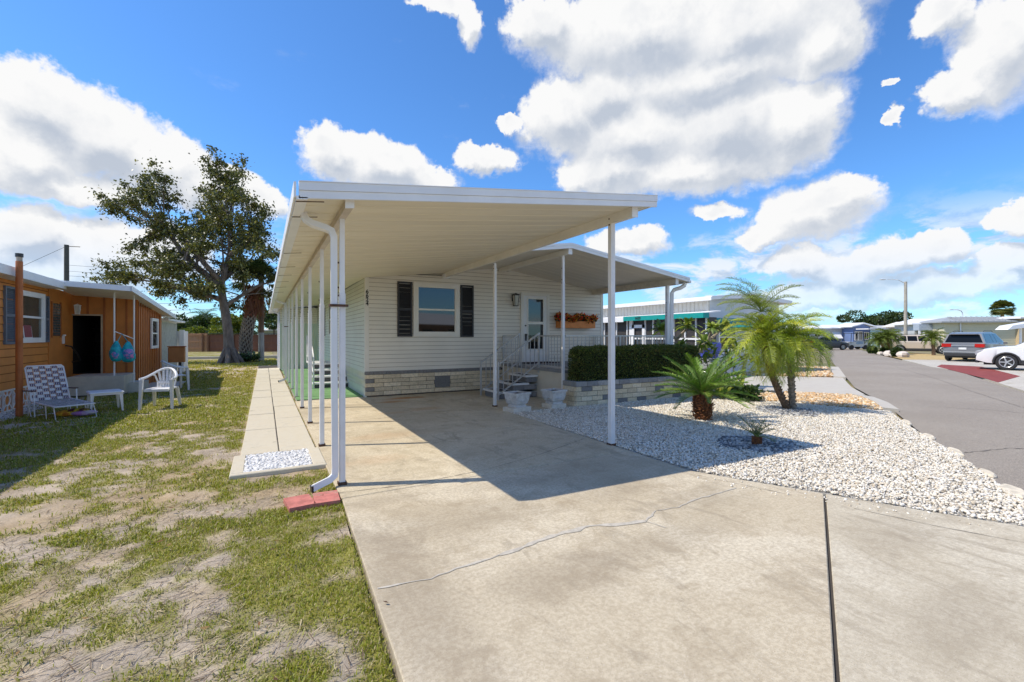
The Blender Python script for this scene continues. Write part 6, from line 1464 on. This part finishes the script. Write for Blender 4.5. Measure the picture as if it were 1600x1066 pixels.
for i, (px, py, s) in enumerate(((1390,556.5,.5),(1396,557,.35),(1411,558,.5),(1376,554.5,.3))):
    x, y, _ = place(px, py); m = blob((x,y,s*.3),(s,s*.7,s*.55),9,6); tag(m.build('landscape_rock', pm('rock', (.62,.54,.46), .9, .15, 3, bump=.5)), 'pale boulder at the road edge by the ball shrubs', 'rock', 'pale boulders at the road edge')
x, y, _ = at(1566, 480, 62); t = thing('cabbage_palm', 'fan leaved palm crown behind the pale yellow home', 'palm', (x,y,0))
palm_trunk(t, [(x,y,0),(x,y,2.5),(x,y,5.0)], .22, .2, boots=2)
def fan_head(t, c, n, L, cols, elr=(-.7,1.5), lw=.05):
    Vs = []; Cs = []
    for i in range(n):
        az = i*2.39996; el = random.uniform(*elr); d = np.array([math.cos(az)*math.cos(el),math.sin(az)*math.cos(el),math.sin(el)]); s = np.array([-math.sin(az),math.cos(az),0]); u = np.cross(d,s); b = np.array(c)+d*L*.45; cc = np.array(random.choice(cols))*random.uniform(.7,1.2)
        for k in range(13):
            a = (k-6)*.2; dd = d*math.cos(a)+s*math.sin(a); w = (s*math.cos(a)-d*math.sin(a))*lw; e = b+dd*L*.6*(1-.02*abs(k-6))+np.array([0,0,-.12*L]); mm_ = b+dd*L*.35
            Vs += [b-w*.2,b+w*.2,mm_+w,mm_-w, mm_-w,mm_+w,e+w*.1,e-w*.1]; Cs += [cc]*8
    npmesh('fronds', np.array(Vs), quads(np.array(Vs)), leafmat('palm_leaf'), t, np.array(Cs))
fan_head(t, (x,y,5.15), 90, 1.45, [(.12,.15,.03),(.20,.19,.05),(.08,.11,.025)], lw=.08)

# street lamps and poles
M_pole = pm('weathered_pole', (.42,.38,.32), .9, .15, 3); M_wood = pm('brown_pole', (.20,.12,.07), .9, .2, 4, stretch=(1,1,.3))
x, y, _ = at(1415, 525, 47)
t = thing('street_lamp', 'tall weathered lamp pole with a long arm across the road', 'street lamp', (x,y,0), -TH)
m = MB(); m.tube([(0,0,0),(0,0,7.1)], [.17,.13], 10); m.build('pole', M_pole, t, world=False)
m = MB(); m.tube([(0,0,6.9),(-.8,0,7.3),(-2.0,0,7.35)], .035, 6); m.build('arm', M_alu, t, world=False)
m = MB(); blob((-2.35,0,7.33),(.35,.12,.07),10,6).build('lamp_head', M_alu, t, world=False)
x, y, _ = at(1504, 525, 52); t = thing('street_lamp', 'thin street lamp with curved arm over the pale yellow home', 'street lamp', (x,y,0), -TH)
m = MB(); m.tube([(0,0,0),(0,0,4.1),(-.15,0,4.35),(-.6,0,4.5),(-1.1,0,4.5)], .05, 6); m.build('pole', M_alu, t, world=False); blob((-1.3,0,4.5),(.28,.1,.06),10,6).build('lamp_head', M_alu, t, world=False)
x, y, _ = at(104, 525, 34); t = thing('utility_pole', 'dark wooden utility pole with wires behind the orange house', 'utility pole', (x,y,0), -TH)
m = MB(); m.tube([(0,0,0),(0,0,8.3)], [.17,.14], 8); m.build('pole', pm('dark_pole', (.09,.09,.08), .9), t, world=False)
m = MB(); m.tube([(0,0,8.2),(1.0,0,8.15)], .03, 5); m.build('arm', M_clad, t, world=False)
m = MB()
for z, e in ((6.8,0),(6.35,-.1),(6.0,-.2)): m.tube([(0,0,z),(4,.5,z-.25),(10,1.2,z-.25),(22,2,z+.3)], .012, 4)
m.tube([(0,0,8.2),(-3,-1,6.2),(-7,-3,3.5)], .012, 4); m.build('wire', M_blk, t, world=False)
t = thing('utility_pole', 'brown wooden pole between the shaggy palm and the carport', 'utility pole', (-.17,32.05,0))
m = MB(); m.tube([(-.17,32.05,-.1),(-.17,32.05,1.7)], [.18,.17], 10); m.build('pole_base', M_pole, t); m = MB(); m.tube([(-.17,32.05,1.7),(-.17,32.05,6.4)], [.17,.14], 10); m.build('pole', M_wood, t)
m = MB(); 
for z in (3.4,3.0): m.tube([(-14,36,z+.4),(-6,34,z),(-.17,32.05,z+.2)], .012, 4)
m.build('wire', M_blk, t)

# shaggy palm with boots
t = thing('booted_palm', 'shaggy palm with criss cross old leaf bases and a brown skirt of dead fronds', 'palm', (-.95,31.3,0))
bp = [(-.98,31.3,-.1),(-.95,31.3,1.3),(-.72,31.3,2.7),(-.45,31.3,4.4)]
m = MB(); m.tube(bp, [.24,.27,.22,.2], 12); m.build('trunk', pm('palm_core', (.09,.06,.04), .95), t)
m = MB(); m2 = MB()
for i in range(230):
    f = i/230; k = f*3; j = min(int(k),2); p = Vector(bp[j]).lerp(Vector(bp[j+1]), k-j); a = i*2.39996; o = Vector((math.cos(a),math.sin(a),0)); s = Vector((-math.sin(a),math.cos(a),0)); r = .26
    for sg in (-1,1): (m if f < .62 else m2).bar(p+o*(r-.03)+s*sg*.10, p+o*(r+.10)+Vector((0,0,.26)), .05, .025)
m.build('leaf_bases', pm('old_boots', (.36,.30,.24), .95, .2, 6), t); m2.build('leaf_bases', pm('red_boots', (.26,.10,.06), .95, .25, 6), t)
Vs = []
for i in range(420):
    a = random.uniform(0,6.28); p = np.array([-.5+random.gauss(0,.22)+.1*math.cos(a), 31.3+random.gauss(0,.22), random.uniform(3.3,4.5)]); e = p+np.array([.25*math.cos(a),.25*math.sin(a),-random.uniform(.4,.9)]); w = np.array([-math.sin(a),math.cos(a),0])*.035; Vs += [p-w,p+w,e+w*.3,e-w*.3]
npmesh('dead_fronds', np.array(Vs), quads(np.array(Vs)), leafmat('dead_leaf', False, (.24,.10,.05)), t)
fan_head(t, (-.4,31.3,4.75), 36, 1.6, [(.06,.09,.025),(.09,.12,.03)], (-.3,1.5), .05)
t = thing('ground_plant', 'low grey green leafy clump at the foot of the shaggy palm', 'plant', (-.95,30.9,0))
big_leaf_plant(t, (-1.3,30.9,0), 60, .6, .07, [(.10,.15,.06),(.14,.19,.09)], .3, .6); big_leaf_plant(t, (-.6,30.8,0), 60, .6, .07, [(.08,.13,.05),(.14,.19,.09)], .3, .6)
# coconut like palm far off above the fence
x, y, _ = at(320, 520, 60); t = thing('far_palm', 'slim tall palm seen through the gap above the wooden fence', 'palm', (x,y,0))
palm_trunk(t, [(x,y,0),(x+.05,y,1.8),(x,y,3.8)], .3, .22, (.40,.36,.30), boots=1); palm_head(t, (x,y,3.9), 20, 2.2, .6, .03, 26, (-.3,1.3), 1.5, [(.06,.11,.03),(.09,.15,.04)])
# wooden fences
def fence(name, a, b, h, mt, label, bw=.14, gap=.02, posts=None, cap=None):
    a, b = Vector((*a,0)), Vector((*b,0)); L = (b-a).length; d = (b-a)/L; n = Vector((d.y,-d.x,0)); t = thing(name, label, 'fence', tuple(a)); m = MB(); u = 0
    while u < L: m.bar(a+d*(u+bw/2)+Vector((0,0,0)), a+d*(u+bw/2)+Vector((0,0,h*random.uniform(.985,1))), bw-gap, .02, tuple(n)); u += bw
    m.build('boards', mt, t); m = MB()
    for z in (.35, h*.55, h-.15): m.bar(a+n*.04+Vector((0,0,z)), b+n*.04+Vector((0,0,z)), .04, .09)
    m.build('rail', mt, t)
    u = 0
    while u <= L: m = MB(); p = a+d*u+n*.10; m.box(p.x-.06,p.y-.06,0,p.x+.06,p.y+.06,h*.96); m.build('post', pm('fence_post', (.18,.09,.05), .9), t); u += 2.4
    if cap: m = MB(); m.bar(a+Vector((0,0,h+.05)), b+Vector((0,0,h+.05)), .25, .05); m.build('cap', cap, t)
P0, P1, P2 = at(278,550,43), at(324,550,43), at(436,550,43)
fence('wood_fence', P0[:2], P1[:2], 1.75, pm('tan_fence', (.36,.19,.10), .9, .15, 2, stretch=(8,8,.4)), 'tan board fence panel behind the garden, left of the big trunk')
fence('wood_fence', (P1[0]+.1,P1[1]), P2[:2], 1.65, pm('brown_fence', (.17,.075,.045), .9, .15, 2, stretch=(8,8,.4)), 'dark reddish brown fence behind the big tree trunk', gap=.004, cap=M_clad)
x, y, _ = at(425, 515, 52); h = home('back_home', 'low white roofed home showing above the brown fence by the carport end', 412, 56, 40, 8, 2.1, 2.9, M_lg, M_wr)
x, y, _ = at(318, 515, 58); h = home('back_home', 'grey roofed home beyond the tan board fence', 262, 62, 62, 8, 2.0, 2.4, M_lg, pm('old_roof', (.30,.28,.26), .8))

# stand-in home and tree, out of view, added for the front window to mirror
t = thing('roadside_home', 'brown walled stand-in home across the road, out of view, added for the front window to mirror', 'house', (11,-15,0), R(180-30))
m = MB(); m.box(-8,0,0,6,5,2.5); m.build('wall', pm('standin_brown_wall', (.28,.15,.08), .7, .2, 2), t, world=False)
m = MB(); m.add([(-8.5,-1,2.5),(6.5,-1,2.5),(6.5,6,2.5),(-8.5,6,2.5),(-8.5,2.5,3.7),(6.5,2.5,3.7)],[(0,3,2,1),(0,1,5,4),(2,3,4,5),(1,2,5),(3,0,4)]); m.build('roof', M_wr, t, world=False)
for x in (-6,-2.5,2): m = MB(); m.box(x,-.03,1,x+1.2,-.005,2.1); m.build('window', M_cgl, t, world=False)
bushy('round_tree', 'stand-in tree across the road, out of view, added for the front window to mirror', 'tree', 800, 525, 1, 5, 6.5, DG, 3000, .3, 2)
o = bpy.data.objects['round_tree.001'] if 'round_tree.001' in bpy.data.objects else None  # the stand-in tree added for the front window to mirror
if o: o.location = (5, -17, 0)
